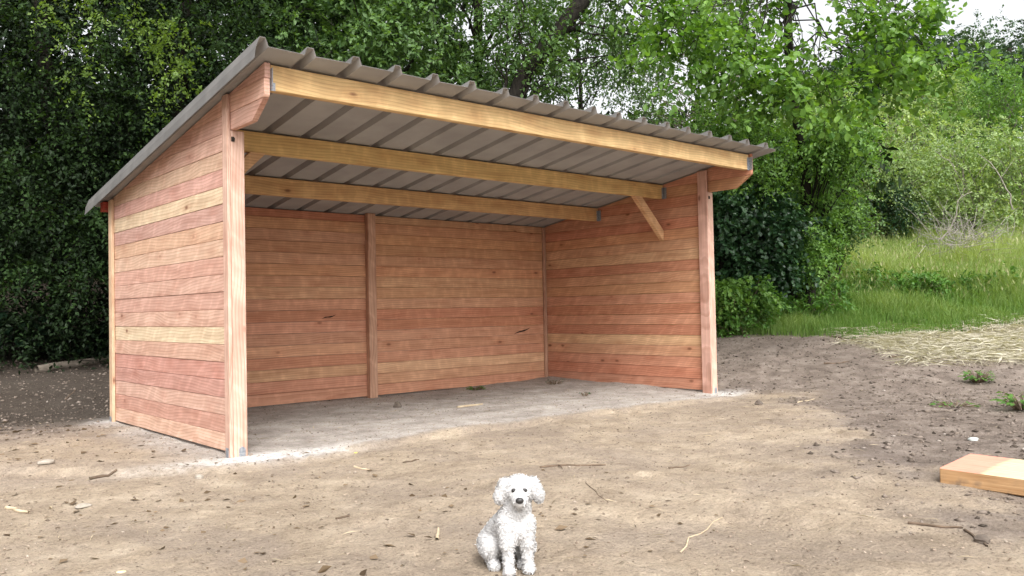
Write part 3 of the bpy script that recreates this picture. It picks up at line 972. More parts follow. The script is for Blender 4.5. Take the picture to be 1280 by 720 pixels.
plant('shade_gap_foliage', 'dark foliage standing in for the shaded gap among the pale green bushes on the bank', 'bush', G(1108, 24.8), bs, 'laurel',
      None, BARK_D, 'foliage', leaf=.09, L=.45, limb_r=.015)

bs = ring(920, 372, 16.3, 26, 18, 7, 60, 20, .35, .3)
plant('bramble_bush', 'low bright leafy bush at the foot of the dark laurel by the right post', 'bush', G(922, 16.5), bs, 'hazel',
      None, TWIG, 'foliage', shape='round', leaf=.085, L=.3, limb_r=.012)

# pale bushes on the bank
for px, py, d, wp, hp, c, n, rp, lab, lm, lf in (
        (1085, 185, 25, 55, 48, 9, 110, 38, 'pale green willow bush behind the dark gap foliage on the bank', 'light', .09),
        (1160, 235, 26, 50, 40, 9, 110, 36, 'pale willow bush above the middle of the meadow', 'light', .09),
        (1225, 215, 25, 45, 45, 9, 100, 40, 'light green bush behind the heap of dead branches', 'light', .09),
        (1245, 150, 29, 55, 55, 11, 120, 44, 'large rounded green bush at the right above the dead branches', 'hazel', .11),
        (1150, 150, 33, 50, 40, 9, 120, 42, 'soft green bush below the tall dark tree on the hillside', 'light', .12),
        (1300, 240, 24, 40, 60, 8, 100, 45, 'green bush at the right edge beside the meadow', 'light', .09),
        (1020, 150, 27, 40, 40, 7, 110, 38, 'yellow green bush seen just past the end of the roof', 'light', .10)):
    plant('willow_bush' if lm == 'light' else 'rounded_bush', lab, 'bush', G(px, d), ring(px, py, d, wp, hp, c, n, rp, 1.1, .9) + ring(px, py + hp + 30, d, wp, 25, 4, n, rp, 1.0, .5), lm,
          None, BARK_G, 'foliage', leaf=lf, L=.55, tintbias=.02, limb_r=.03)
# tall dark tree and paler ones far behind
bs = ring(1110, 110, 44, 75, 50, 14, 200, 40, 2.2, 2) + ring(1050, 150, 43, 40, 40, 5, 160, 40, 2, 1.5)
plant('tall_dark_tree', 'tall bluish dark tree standing far behind the pale bushes', 'tree', G(1110, 44), bs, 'fardark',
      trunk_line(1110, 44, [(1110, 200, 44), (1112, 70, 44)], .35, .12), BARK_D, leaf=.24, L=1.2)
bs = ring(1255, 112, 50, 45, 30, 9, 180, 36, 2.2, 2) + ring(1310, 95, 52, 40, 30, 6, 170, 42, 2.2, 2)
plant('distant_tree', 'distant dark green tree at the top right against the sky', 'tree', G(1260, 50), bs, 'fardark',
      trunk_line(1260, 50, [(1260, 200, 50), (1262, 60, 50)], .35, .12), BARK_D, leaf=.25, L=1.2)
bs = ring(1205, 70, 58, 22, 35, 7, 70, 28, 2, 2)
plant('wispy_tree', 'wispy pale tree against the white sky between the two dark distant trees', 'tree', G(1205, 58), bs, 'far',
      trunk_line(1205, 58, [(1205, 200, 58), (1206, 45, 58)], .25, .08), BARK_G, leaf=.22, L=1.3)

# deep wood far behind the shelter
bl = []
for px in range(-500, 720, 62):
    for py in (380, 250, 110, -30, -170):
        if px > 545 and py < 130: continue
        bl.append(blob(px + rng.normal(0, 15), py + rng.normal(0, 15), 24 + rng.normal(0, 1.2), 62, 80, 150, 1.5))
for px in range(740, 1000, 50):
    for py in (350, 260, 185):
        bl.append(blob(px + rng.normal(0, 12), py + rng.normal(0, 10), 25 + rng.normal(0, 1.2), 48, 45, 75, 1.5))
arr, _ = sprigs(bl, L=.8, m=11, leaf=.32)
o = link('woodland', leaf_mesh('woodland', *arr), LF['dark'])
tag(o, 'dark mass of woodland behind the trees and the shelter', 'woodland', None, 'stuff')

# ivy on the trunk, big leaved weeds, log and stone at its foot
ivy_tree = bpy.data.objects['ivy_clad_tree']
bs = [blob(74 + rng.normal(0, 7), y, 14.4, 13, 13, 12, .16) for y in range(225, 430, 14)]
arr, _ = sprigs(bs, L=.16, m=7, leaf=.06, droop=.4)
arr[0] = arr[0] - np.array(ivy_tree.location)
o = link('ivy', leaf_mesh('ivy', *arr), LF['ivy'], ivy_tree); o['kind'] = 'stuff'

def big_weed(name, label, px, d, n, h, leaf, lm, spread=.25, shape='round', group=None):
    b = G(px, d)
    t = empty(name, b, 0, label, 'plant', group)
    P, U, Nn, S, T = [], [], [], [], []
    tb = Tubes()
    for i in range(n):
        a = rng.uniform(0, 2 * math.pi); hh = h * rng.uniform(.3, 1)
        e = np.array([math.cos(a) * spread * rng.uniform(.3, 1), math.sin(a) * spread * rng.uniform(.3, 1), hh])
        tb.add(curve_pts((e[0] * .15, e[1] * .15, -.03), e, (0, 0, .08 * h), 5), [.006, .005, .004, .004, .003], 4)
        P.append(e); U.append([e[0], e[1], -.15 * h]); Nn.append([rng.normal(0, .3), rng.normal(0, .3) - .3, 1]); S.append(leaf * rng.uniform(.6, 1.2)); T.append(rng.uniform(.2, .8))
    o = link('leaves', leaf_mesh('leaves', np.array(P), np.array(U), np.array(Nn), np.array(S), np.array(T), shape), LF[lm], t); o['kind'] = 'stuff'
    tb.build('stems', BARK_D if lm == 'burdock' else TWIG, t)['kind'] = 'stuff'
    return t


big_weed('burdock_plant', 'large leaved dark plant at the left edge under the dark wood', 6, 13.7, 30, .8, .26, 'burdock', .5)
big_weed('burdock_plant', 'large leaved dark plant beside the ivy clad trunk', 38, 13.8, 30, .85, .25, 'burdock', .5)
big_weed('burdock_plant', 'low dark plant at the foot of the wood near the rear corner post', 112, 14.2, 24, .6, .2, 'burdock', .45)

LOGM = simple_mat('weathered_log', (.10, .083, .066), (.22, .185, .15), 7, .95, bump=.7, stretch=(1, 4, 4))


def rod(name, label, cat, p0, p1, r, mat, wob=.01, n=7, sides=7, taper=.6, lift=None, fork=None, group=None):
    """a stick lying on the ground between two photo points"""
    a, b = gp(*p0), gp(*p1)
    c = (a + b) / 2
    pts = curve_pts(a, b, (0, 0, 0), n, wob)
    pts[:, 2] = terrain(pts[:, 0], pts[:, 1]) + r * .55
    if lift: pts[:, 2] += np.linspace(0, lift, n)
    pts -= c
    tb = Tubes().add(pts, np.linspace(r, r * taper, n), sides)
    if fork:
        i, v = fork
        tb.add([pts[i], pts[i] + np.array(v) * .5 + [0, 0, .01], pts[i] + np.array(v)], [r * .7, r * .6, r * .3], sides)
    o = tb.build(name, mat)
    o.location = c
    return tag(o, label, cat, group)


rod('log', 'weathered log lying on the dark earth left of the shelter', 'log', (46, 466), (134, 452), .075, LOGM, .02, 9, 10, .8)
STK = simple_mat('dark_stick', (.07, .05, .035), (.17, .12, .085), 14, .95, bump=.3)
STP = simple_mat('pale_stick', (.36, .28, .18), (.55, .45, .32), 14, .95, bump=.3)
rod('stick', 'long dark stick on the sand just right of the dog', 'stick', (675, 585), (757, 582), .009, STK, .008, 8, fork=(2, (-.06, -.10, 0)))
rod('twig', 'thin curved dark twig on the sand below the long stick', 'twig', (732, 604), (760, 628), .0035, STK, .006)
rod('straw_stem', 'pale bent straw stem on the sand halfway to the timber slab', 'straw', (850, 692), (903, 648), .005, STP, .02, 7, 5, .5)
rod('stick', 'dark crooked stick on the dark soil in front of the timber slab', 'stick', (1135, 655), (1203, 661), .009, STK, .008)
rod('twig', 'dark twig on the soil nearest below the timber slab', 'twig', (1206, 664), (1234, 684), .008, STK, .006)
rod('twig', 'short dark twig on the sand right of the long stick', 'twig', (836, 586), (862, 582), .007, STK, .006)
rod('twig', 'short twig on the sand in front of the left post', 'twig', (443, 584), (462, 588), .008, STP, .004)
rod('twig', 'dark forked twig on the sand in front of the middle of the shelter', 'twig', (504, 579), (524, 575), .007, STK, .006, fork=(3, (.04, -.05, .01)))
rod('twig', 'dark twig chip on the sand left of the dog', 'twig', (420, 650), (437, 646), .008, STK, .003)
rod('twig', 'pale upright looking stick end on the sand left of the dog', 'twig', (546, 676), (548, 662), .010, STP, .002)
rod('branch', 'dry branch piece on the leaf strewn earth left of the shelter', 'branch', (112, 600), (146, 589), .014, STK, .008)
rod('stick', 'pale broken stick at the left edge of the bare ground', 'stick', (8, 636), (36, 642), .013, STP, .006)
rod('wood_chip', 'pale strip of wood on the shelter floor', 'wood', (572, 510), (603, 506), .016, STP, .004)
rod('twig', 'dark twig standing out of the shaded earth behind the left wall', 'twig', (82, 500), (96, 494), .008, STK, .008, lift=.08)
rod('stick', 'dark stick lying on the soil beyond the right post', 'stick', (1030, 455), (1062, 453), .014, STK, .01)
rod('stick', 'short dark stick at the edge of the dried grass', 'stick', (1112, 447), (1130, 446), .016, STK, .01)
rod('stick', 'bark strip lying on the dried grass patch', 'stick', (1196, 429), (1218, 428), .022, STK, .01)
rod('branch', 'brown branch lying along the grass edge right of the shelter', 'branch', (1040, 421), (1083, 428), .022, STK, .02)
rod('twig', 'pale twig on the dark soil right of the right post', 'twig', (996, 504), (1018, 499), .008, STP, .006)


def lump(name, label, cat, px, py, r, mat, flat=.6, seed=0, group=None, sub=2):
    p = gp(px, py)
    bm = bmesh.new()
    bmesh.ops.create_icosphere(bm, subdivisions=sub, radius=r)
    q = random.Random(seed)
    ph = [q.uniform(0, 6) for _ in range(6)]
    for v in bm.verts:
        c = v.co / r
        k = 1 + .22 * math.sin(2.3 * c.x + ph[0]) * math.sin(2.1 * c.y + ph[1]) + .12 * math.sin(4 * c.z + ph[2]) + q.uniform(-.07, .07)
        v.co = Vector((c.x * k, c.y * k * .8, c.z * k * flat)) * r
    me = bpy.data.meshes.new(name); bm.to_mesh(me); bm.free()
    o = link(name, me, mat)
    o.location = (p[0], p[1], p[2] + r * flat * .35)
    o.rotation_euler = (0, 0, q.uniform(0, 6))
    return tag(o, label, cat, group)


CLOD = simple_mat('dark_clod', (.07, .055, .045), (.16, .13, .105), 20, .97, bump=.5)
lump('stone', 'pale stone on the sand below the left post', 'stone', 249, 598, .035, STONE, .6, 1)
lump('stone', 'rounded pale stone left of the shelter side wall', 'stone', 57, 580, .06, STONE, .45, 2)
lump('stone', 'small pale stone on the bare ground at lower left', 'stone', 104, 634, .045, STONE, .4, 3)
lump('clod', 'dark clod of earth in front of the right post', 'clod', 949, 506, .06, CLOD, .7, 4)
lump('clod', 'dark clod on the soil in front of the timber slab', 'clod', 1228, 677, .05, CLOD, .4, 5)
lump('clod', 'dark lump of earth on the shelter floor near the middle post', 'clod', 497, 509, .06, CLOD, .7, 6)
lump('stone', 'white chip of stone on the dark soil behind the timber slab', 'stone', 1217, 550, .055, simple_mat('white_chip', (.42, .46, .44), (.52, .55, .53), 9), .25, 7)
lump('stone_block', 'grey stone block at the left edge under the wood', 'stone', 6, 441, .28, simple_mat('grey_block', (.16, .16, .155), (.28, .275, .26), 6, .95, bump=.3), .7, 8)
yl = lump('fallen_leaf', 'bright yellow fallen leaf in front of the shelter floor', 'leaf', 444, 566, .022, simple_mat('yellow_leaf', (.6, .5, .05), (.75, .65, .12), 9), .15, 9)
lump('fallen_leaf', 'yellowish leaf on the ground at lower left', 'leaf', 152, 715, .022, simple_mat('cream_leaf', (.6, .52, .28), (.7, .62, .38), 9), .15, 10)
big_weed('seedling', 'small green seedling at the bottom left of the bare ground', 103, 3.55, 5, .02, .03, 'hazel', .02)

# small weeds in the bare soil
def weed(label, px, py, n, h, leaf, spread, lm='weed', name='weed'):
    p = gp(px, py)
    d = float((p - CAM) @ FW)
    return big_weed(name, label, px, d, n, h, leaf, lm, spread, 'kite')
weed('bushy green weed in the soil near the dried grass', 1220, 478, 80, .16, .08, .19)
weed('leafy weed at the right edge above the timber slab', 1274, 512, 90, .17, .08, .24)
weed('low sparse weed on the dark soil left of the two leafy weeds', 1190, 508, 40, .05, .06, .25)
weed('green weed growing along the foot of the back wall', 594, 487, 50, .05, .05, .13)
weed('tiny dark plant in the rear right corner of the shelter', 692, 480, 24, .07, .04, .16, 'laurel')
weed('small dark plant on the shelter floor by the right wall', 729, 495, 14, .05, .04, .08, 'laurel')

# nettles along the meadow edge
k_ = 0
for (px, d, lab) in ((1090, 18.5, 'leafy nettle clump at the left of the meadow edge'), (1135, 18.0, 'broad leafy nettle clump at the meadow edge left of the dried grass'),
                     (1180, 17.8, 'nettle clump in the middle of the meadow edge above the dried grass'), (1225, 17.6, 'rightmost leafy nettle clump along the meadow edge'),
                     (915, 16.0, 'dark leafy clump at the meadow edge by the right post'), (960, 16.8, 'low leafy clump in the grass just right of the laurel'), (1040, 18.3, 'nettle clump in the tall grass below the pale bushes'),
                     (985, 18.0, 'green weedy clump in the tall grass below the hazel'), (1075, 20.0, 'green weedy clump high in the meadow below the holly'), (1010, 17.0, 'low weedy clump at the grass edge between the post and the straw'), (975, 17.0, 'leafy weeds hiding the foot of the hazel')):
    b = G(px, d)
    bs = [(b + np.array([rng.normal(0, .38), rng.normal(0, .3), .28 + rng.normal(0, .08)]), (.26, .26, .22), 22) for _ in range(7)]
    plant('nettle_clump', lab, 'plant', b, bs, 'weed', None, TWIG, 'foliage', limbs=True, limb_r=.008, leaf=.085, L=.22, m=8, twigr=.003)

# ------------------------------------------------------------------ grass
def blades(name, pts, H, Wd, lean, tint, mat):
    n = len(pts)
    a = rng.uniform(0, 2 * math.pi, n)
    ld = np.stack([np.cos(a), np.sin(a), np.zeros(n)], 1)
    sdv = np.stack([-np.sin(a + .6), np.cos(a + .6), np.zeros(n)], 1)
    H = H[:, None]; Wd = Wd[:, None]; lean = lean[:, None]
    z = np.array([0, 0, 1.0])
    p0 = pts - z * .03
    p1 = pts + H * .55 * z + lean * H * .2 * ld
    p2 = pts + H * (1 - .25 * lean) * z + lean * H * .75 * ld
    V = np.stack([p0 - sdv * Wd * .5, p0 + sdv * Wd * .5, p1 + sdv * Wd * .42, p1 - sdv * Wd * .42, p2 + sdv * Wd * .06, p2 - sdv * Wd * .06], 1)
    F = (np.arange(n)[:, None, None] * 6 + np.array([[0, 1, 2, 3], [3, 2, 4, 5]])[None]).reshape(-1, 4)
    me = mesh_np(name, V.reshape(-1, 3), F, tint=np.repeat(tint, 6))
    return link(name, me, mat), p2


def scatter(n, x0, x1, d0, d1, pw=1.0):
    px = rng.uniform(x0, x1, n); d = d0 + (d1 - d0) * rng.random(n) ** pw
    v = FW[None] + ((px - 640) / FPX)[:, None] * RT[None]
    P = CAM[None] + d[:, None] * v
    P[:, 2] = terrain(P[:, 0], P[:, 1])
    return P


P = scatter(170000, 830, 1420, 14.2, 29, 1.0)
u = P[:, 0] + .5 * P[:, 1]
nn = vnoise(P[:, 0], P[:, 1], 1.1, 31) + .6 * vnoise(P[:, 0], P[:, 1], .4, 32)
ge = u - grass_edge(P[:, 0])
keep = (ge > .45 * nn) & (rng.random(len(P)) < .75 + .8 * nn)
P, u, nn, ge = P[keep], u[keep], nn[keep], ge[keep]
dd = np.linalg.norm(P - CAM, axis=1)
hh = (.20 + .45 * sstep(0, 3.2, ge)) * rng.uniform(.55, 1.2, len(P)) * (1 + .5 * nn)
tall, tips = blades('tall_grass', P, hh, .0006 * dd + .002, rng.uniform(.1, .9, len(P)), np.clip(.16 + .62 * sstep(.5, 6, ge) + .6 * nn + rng.normal(0, .16, len(P)), 0, 1), LF['grass'])
tag(tall, 'tall meadow grass on the bank right of the shelter', 'grass', None, 'stuff')
sel = (ge > 1.6) & (rng.random(len(P)) < .07)
Q = tips[sel]
nq = len(Q)
sd_o = link('seed_heads', leaf_mesh('seed_heads', Q - [0, 0, .05], np.stack([rng.normal(0, .35, nq), rng.normal(0, .35, nq), np.ones(nq)], 1), rng.normal(size=(nq, 3)),
            rng.uniform(.07, .15, nq), rng.random(nq), 'long'), LF['seed'])
tag(sd_o, 'pale seed heads above the meadow grass', 'grass', None, 'stuff')

# straw of the mown patch
P = scatter(60000, 980, 1420, 11, 20)
u = P[:, 0] + .5 * P[:, 1]
mk = soil_masks(P[:, 0], P[:, 1])['straw']
P = P[rng.random(len(P)) < mk * .9][:11000]
n = len(P)
a = rng.uniform(0, 2 * math.pi, n)
U = np.stack([np.cos(a), np.sin(a), rng.normal(.05, .12, n)], 1)
o = link('dried_grass', leaf_mesh('dried_grass', P + np.stack([np.zeros(n), np.zeros(n), rng.uniform(.005, .07, n)], 1), U, np.array([0, 0, 1.]) + .5 * rng.normal(size=(n, 3)),
         rng.uniform(.14, .42, n) , np.clip(rng.normal(.55, .25, n), 0, 1), 'long'), LF['straw'])
# slim stalks
V = np.zeros(n * 4 * 3, dtype=np.float32); o.data.vertices.foreach_get('co', V); V = V.reshape(n, 4, 3)
mid_ = (V[:, 1] + V[:, 3]) / 2
V[:, 1] = mid_ + (V[:, 1] - mid_) * .16; V[:, 3] = mid_ + (V[:, 3] - mid_) * .16
o.data.vertices.foreach_set('co', V.ravel()); o.data.update()
tag(o, 'pale dried cut grass lying in front of the meadow', 'grass', None, 'stuff')

# crumbs of soil, leaf litter and straw bits over the bare ground
def crumbs(name, n, x0, x1, y0, y1, rmin, rmax, mat, label, dens=None):
    x = rng.uniform(x0, x1, n); y = rng.uniform(y0, y1, n)
    if dens is not None:
        k = rng.random(n) < dens(x, y); x, y = x[k], y[k]
    n = len(x)
    r = rmin * (rmax / rmin) ** (rng.random(n) ** 2.2)
    oct_ = np.array([(1, 0, 0), (0, 1, 0), (-1, 0, 0), (0, -1, 0), (0, 0, .55), (0, 0, -.5)])
    of = np.array([(0, 1, 4), (1, 2, 4), (2, 3, 4), (3, 0, 4), (1, 0, 5), (2, 1, 5), (3, 2, 5), (0, 3, 5)])
    k = oct_[None] * (1 + rng.normal(0, .28, (n, 6, 1))) * rng.uniform(.6, 1.3, (n, 1, 3)) * r[:, None, None]
    a = rng.uniform(0, 6.3, n); ca, sa = np.cos(a)[:, None], np.sin(a)[:, None]
    V = np.stack([k[..., 0] * ca - k[..., 1] * sa, k[..., 0] * sa + k[..., 1] * ca, k[..., 2]], -1)
    V += np.stack([x, y, terrain(x, y) + r * .15], 1)[:, None, :]
    F = (np.arange(n)[:, None, None] * 6 + of[None]).reshape(-1, 3)
    o = link(name, mesh_np(name, V.reshape(-1, 3), F, tint=np.repeat(rng.random(n), 6), smooth=True), mat)
    tag(o, label, 'soil', None, 'stuff')
    return o


def tint_mat(name, stops, rough=.97):
    m, N, out = new_mat(name)
    at_ = node(N, "ShaderNodeAttribute", attribute_name='tint')
    r = ramp(N, stops); N.links.new(at_.outputs['Fac'], r.inputs[0])
    b = node(N, "ShaderNodeBsdfPrincipled"); b.inputs['Roughness'].default_value = rough; b.inputs['Specular IOR Level'].default_value = .1
    N.links.new(r.outputs[0], b.inputs['Base Color']); N.links.new(b.outputs[0], out.inputs[0])
    return m


def dark_m(x, y): return soil_masks(x, y)['dark']


notin = lambda x, y: 1 - .4 * ((x > .05) & (x < 6.5) & (y > 0) & (y < 3.1))
crumbs('sandy_crumbs', 34000, -3.2, 7.5, -5.6, 3.2, .003, .013, tint_mat('sandy_crumb', [(0, (.11, .085, .065)), (.5, (.25, .195, .15)), (.95, (.34, .275, .215)), (1, (.42, .36, .30))]),
       'small sandy crumbs over the light ground', lambda x, y: (1 - .95 * dark_m(x, y)) * notin(x, y))
crumbs('soil_clods', 60000, -3, 12.5, -5, 9, .004, .03, tint_mat('soil_clod', [(0, (.05, .04, .032)), (.6, (.17, .137, .112)), (.985, (.24, .2, .17)), (1, (.38, .34, .3))]),
       'loose dark clods over the turned soil', lambda x, y: dark_m(x, y) * notin(x, y))


def litter(name, n, x0, x1, y0, y1, smin, smax, mat, label, dens, slim=1.0, shape='kite', cat='litter'):
    x = rng.uniform(x0, x1, n); y = rng.uniform(y0, y1, n)
    k = rng.random(n) < dens(x, y); x, y = x[k], y[k]; n = len(x)
    a = rng.uniform(0, 6.3, n)
    s = smin * (smax / smin) ** (rng.random(n) ** 1.6)
    P_ = np.stack([x, y, terrain(x, y) + .006], 1)
    U_ = np.stack([np.cos(a), np.sin(a), rng.normal(.03, .1, n)], 1)
    me = leaf_mesh(name, P_, U_, np.array([0, 0, 1.]) + .35 * rng.normal(size=(n, 3)), s, rng.random(n), shape)
    if slim != 1.0:
        V = np.zeros(n * 12, dtype=np.float32); me.vertices.foreach_get('co', V); V = V.reshape(n, 4, 3)
        m_ = (V[:, 1] + V[:, 3]) / 2
        V[:, 1] = m_ + (V[:, 1] - m_) * slim; V[:, 3] = m_ + (V[:, 3] - m_) * slim
        me.vertices.foreach_set('co', V.ravel()); me.update()
    return tag(link(name, me, mat), label, cat, None, 'stuff')


leftpatch = lambda x, y: np.clip(sstep(1.2, -1.0, x + .35 * y) * (.25 + sstep(.5, 3.2, y)), 0, 1)
litter('leaf_litter', 7000, -5, 3, -4, 8, .02, .09, LF['litter'], 'dry brown leaves strewn over the ground left of the shelter', leftpatch)
litter('straw_bits', 6500, -3.2, 9, -5.6, 4,   .03, .14, LF['deadgrass'], 'bits of straw and dead root over the bare ground', lambda x, y: .30 * notin(x, y), .12)
litter('dark_bits', 12000, -3.2, 9, -5.6, 4, .012, .075, tint_mat('dark_twig_bit', [(0, (.03, .022, .016)), (1, (.12, .085, .06))]), 'scraps of dark twig over the bare ground', lambda x, y: .30 * notin(x, y), .18)

# heap of dead branches and bare stems on the bank
def deadwood(name, label, px, d, n, l, r, mat, hub, spreadv, cat='branches', upv=.5):
    b = G(px, d)
    t = empty(name, b, 0, label, cat)
    tb = Tubes()
    for _ in range(n):
        s = rng.normal(size=3) * np.array(hub); s[2] = abs(s[2])
        v = unit(rng.normal(size=3) * np.array(spreadv) + [0, 0, upv])
        e = s + v * l * rng.uniform(.5, 1.2)
        tb.add(curve_pts(s, e, rng.normal(size=3) * .1 * l, 6, .02 * l), np.linspace(r, r * .3, 6), 4)
    o = tb.build('branches', mat, t); o['kind'] = 'stuff'
    return t


GREYTW = simple_mat('grey_dead_twigs', (.20, .18, .16), (.36, .33, .29), 9, .95)
deadwood('brush_heap', 'heap of grey dead branches at the top of the meadow', 1222, 21.5, 320, 1.1, .007, GREYTW, (.8, .5, .35), (1, 1, .35), upv=.15)
deadwood('bare_shrub', 'bare grey shrub above the heap of dead branches', 1195, 23, 70, 1.5, .009, GREYTW, (.3, .3, .2), (.8, .8, .4), upv=.8)


def bare_stem(label, pts, r, mat=BARK_P):
    p = np.array([at(*q) for q in pts])
    g = p[0].copy()
    n = 10
    s = np.r_[0, np.cumsum(np.linalg.norm(np.diff(p, axis=0), axis=1))]
    uu = np.linspace(0, s[-1], n)
    q = np.stack([np.interp(uu, s, p[:, i]) for i in range(3)], 1)
    q[1:-1] += rng.normal(0, .02, (n - 2, 3))
    q -= g
    tb = Tubes().add(q, np.linspace(r, r * .4, n), 6)
    for i in (4, 6, 7):
        tb.add([q[i], q[i] + rng.normal(0, .15, 3) + [0, 0, .12], q[i] + rng.normal(0, .3, 3) + [0, 0, .3]], [r * .4, r * .3, r * .12], 4)
    o = tb.build('bare_branch', mat); o.location = g
    return tag(o, label, 'branch')


bare_stem('pale curved bare branch rising left of the heap of dead branches', [(1176, 300, 21.3), (1188, 286, 21.3), (1194, 268, 21.3), (1196, 250, 21.4), (1215, 240, 21.5)], .02)
bare_stem('long pale bare branch leaning over the green bush at the right', [(1266, 262, 22), (1262, 240, 22), (1245, 212, 22.2), (1222, 192, 22.5)], .02)
bare_stem('bleached bare branch standing among the pale bushes near the tall dark tree', [(1100, 215, 21.5), (1102, 190, 21.5), (1097, 172, 21.5)], .02)
bare_stem('thin bare branch slanting through the middle pale bush', [(1195, 215, 23), (1185, 200, 23), (1168, 188, 23)], .014)

# ------------------------------------------------------------------ timber slab
def slab_mat():
    m, N, out = new_mat('fresh_sawn_slab')
    L = N.links.new
    tc = node(N, "ShaderNodeTexCoord")
    sep = node(N, "ShaderNodeSeparateXYZ"); L(tc.outputs['Object'], sep.inputs[0])
    nz = node(N, "ShaderNodeTexNoise"); nz.inputs['Scale'].default_value = 5; nz.inputs['Detail'].default_value = 5; L(tc.outputs['Object'], nz.inputs['Vector'])
    f = math_(N, 'ADD', math_(N, 'ADD', sep.outputs[0], math_(N, 'MULTIPLY', sep.outputs[1], .12)), math_(N, 'MULTIPLY', nz.outputs[0], .10))
    mr = node(N, "ShaderNodeMapRange"); mr.inputs[1].default_value = .29; mr.inputs[2].default_value = .33; L(f, mr.inputs[0])
    mp = node(N, "ShaderNodeMapping"); mp.inputs['Scale'].default_value = (2, 40, 40); L(tc.outputs['Object'], mp.inputs[0])
    gr = node(N, "ShaderNodeTexNoise"); gr.inputs['Scale'].default_value = 1.4; gr.inputs['Detail'].default_value = 4; L(mp.outputs[0], gr.inputs['Vector'])
    heart = ramp(N, [(.3, (.58, .22, .15)), (.7, (.68, .34, .25))]); L(gr.outputs[0], heart.inputs[0])
    sap = ramp(N, [(.3, (.55, .41, .24)), (.7, (.72, .57, .37))]); L(gr.outputs[0], sap.inputs[0])
    c = mixc(N, 'MIX', mr.outputs[0], heart.outputs[0], sap.outputs[0])
    # sawn sides painted browner; the skyward top's brightness sits in its colour
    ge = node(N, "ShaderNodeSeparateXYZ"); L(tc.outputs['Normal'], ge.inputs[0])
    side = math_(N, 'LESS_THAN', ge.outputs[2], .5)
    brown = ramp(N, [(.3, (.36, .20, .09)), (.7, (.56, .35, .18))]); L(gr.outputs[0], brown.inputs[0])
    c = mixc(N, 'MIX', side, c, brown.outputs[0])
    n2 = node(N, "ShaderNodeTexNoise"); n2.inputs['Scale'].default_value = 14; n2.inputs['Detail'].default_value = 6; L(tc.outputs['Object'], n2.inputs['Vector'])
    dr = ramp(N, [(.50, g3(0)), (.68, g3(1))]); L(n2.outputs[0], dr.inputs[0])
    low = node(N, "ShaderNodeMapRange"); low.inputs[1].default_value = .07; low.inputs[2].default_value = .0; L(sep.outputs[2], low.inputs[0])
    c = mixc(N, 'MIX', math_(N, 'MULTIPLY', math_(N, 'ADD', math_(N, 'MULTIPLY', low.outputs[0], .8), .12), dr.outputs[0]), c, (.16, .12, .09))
    b = node(N, "ShaderNodeBsdfPrincipled"); b.inputs['Roughness'].default_value = .7; b.inputs['Specular IOR Level'].default_value = .25
    bp = node(N, "ShaderNodeBump"); bp.inputs['Strength'].default_value = .4; bp.inputs['Distance'].default_value = .006
    L(math_(N, 'ADD', gr.outputs[0], n2.outputs[0]), bp.inputs['Height']); L(bp.outputs[0], b.inputs['Normal'])
    L(c, b.inputs['Base Color']); L(b.outputs[0], out.inputs[0])
    return m


p0 = np.array([2.857, -4.305]); p1 = np.array([3.507, -4.22]); dv = np.array([-.06, -.998])
o = prism('timber_slab', [(0, 0), (1.5, 0), (1.5, .62), (-.10, .655)], .106, 'z', slab_mat(), None, .007, (p0[0], p0[1], -.042))
o.rotation_euler = (0, 0, math.atan2(dv[1], dv[0]))
tag(o, 'thick sawn timber slab with a pink end lying on the dark soil', 'timber')

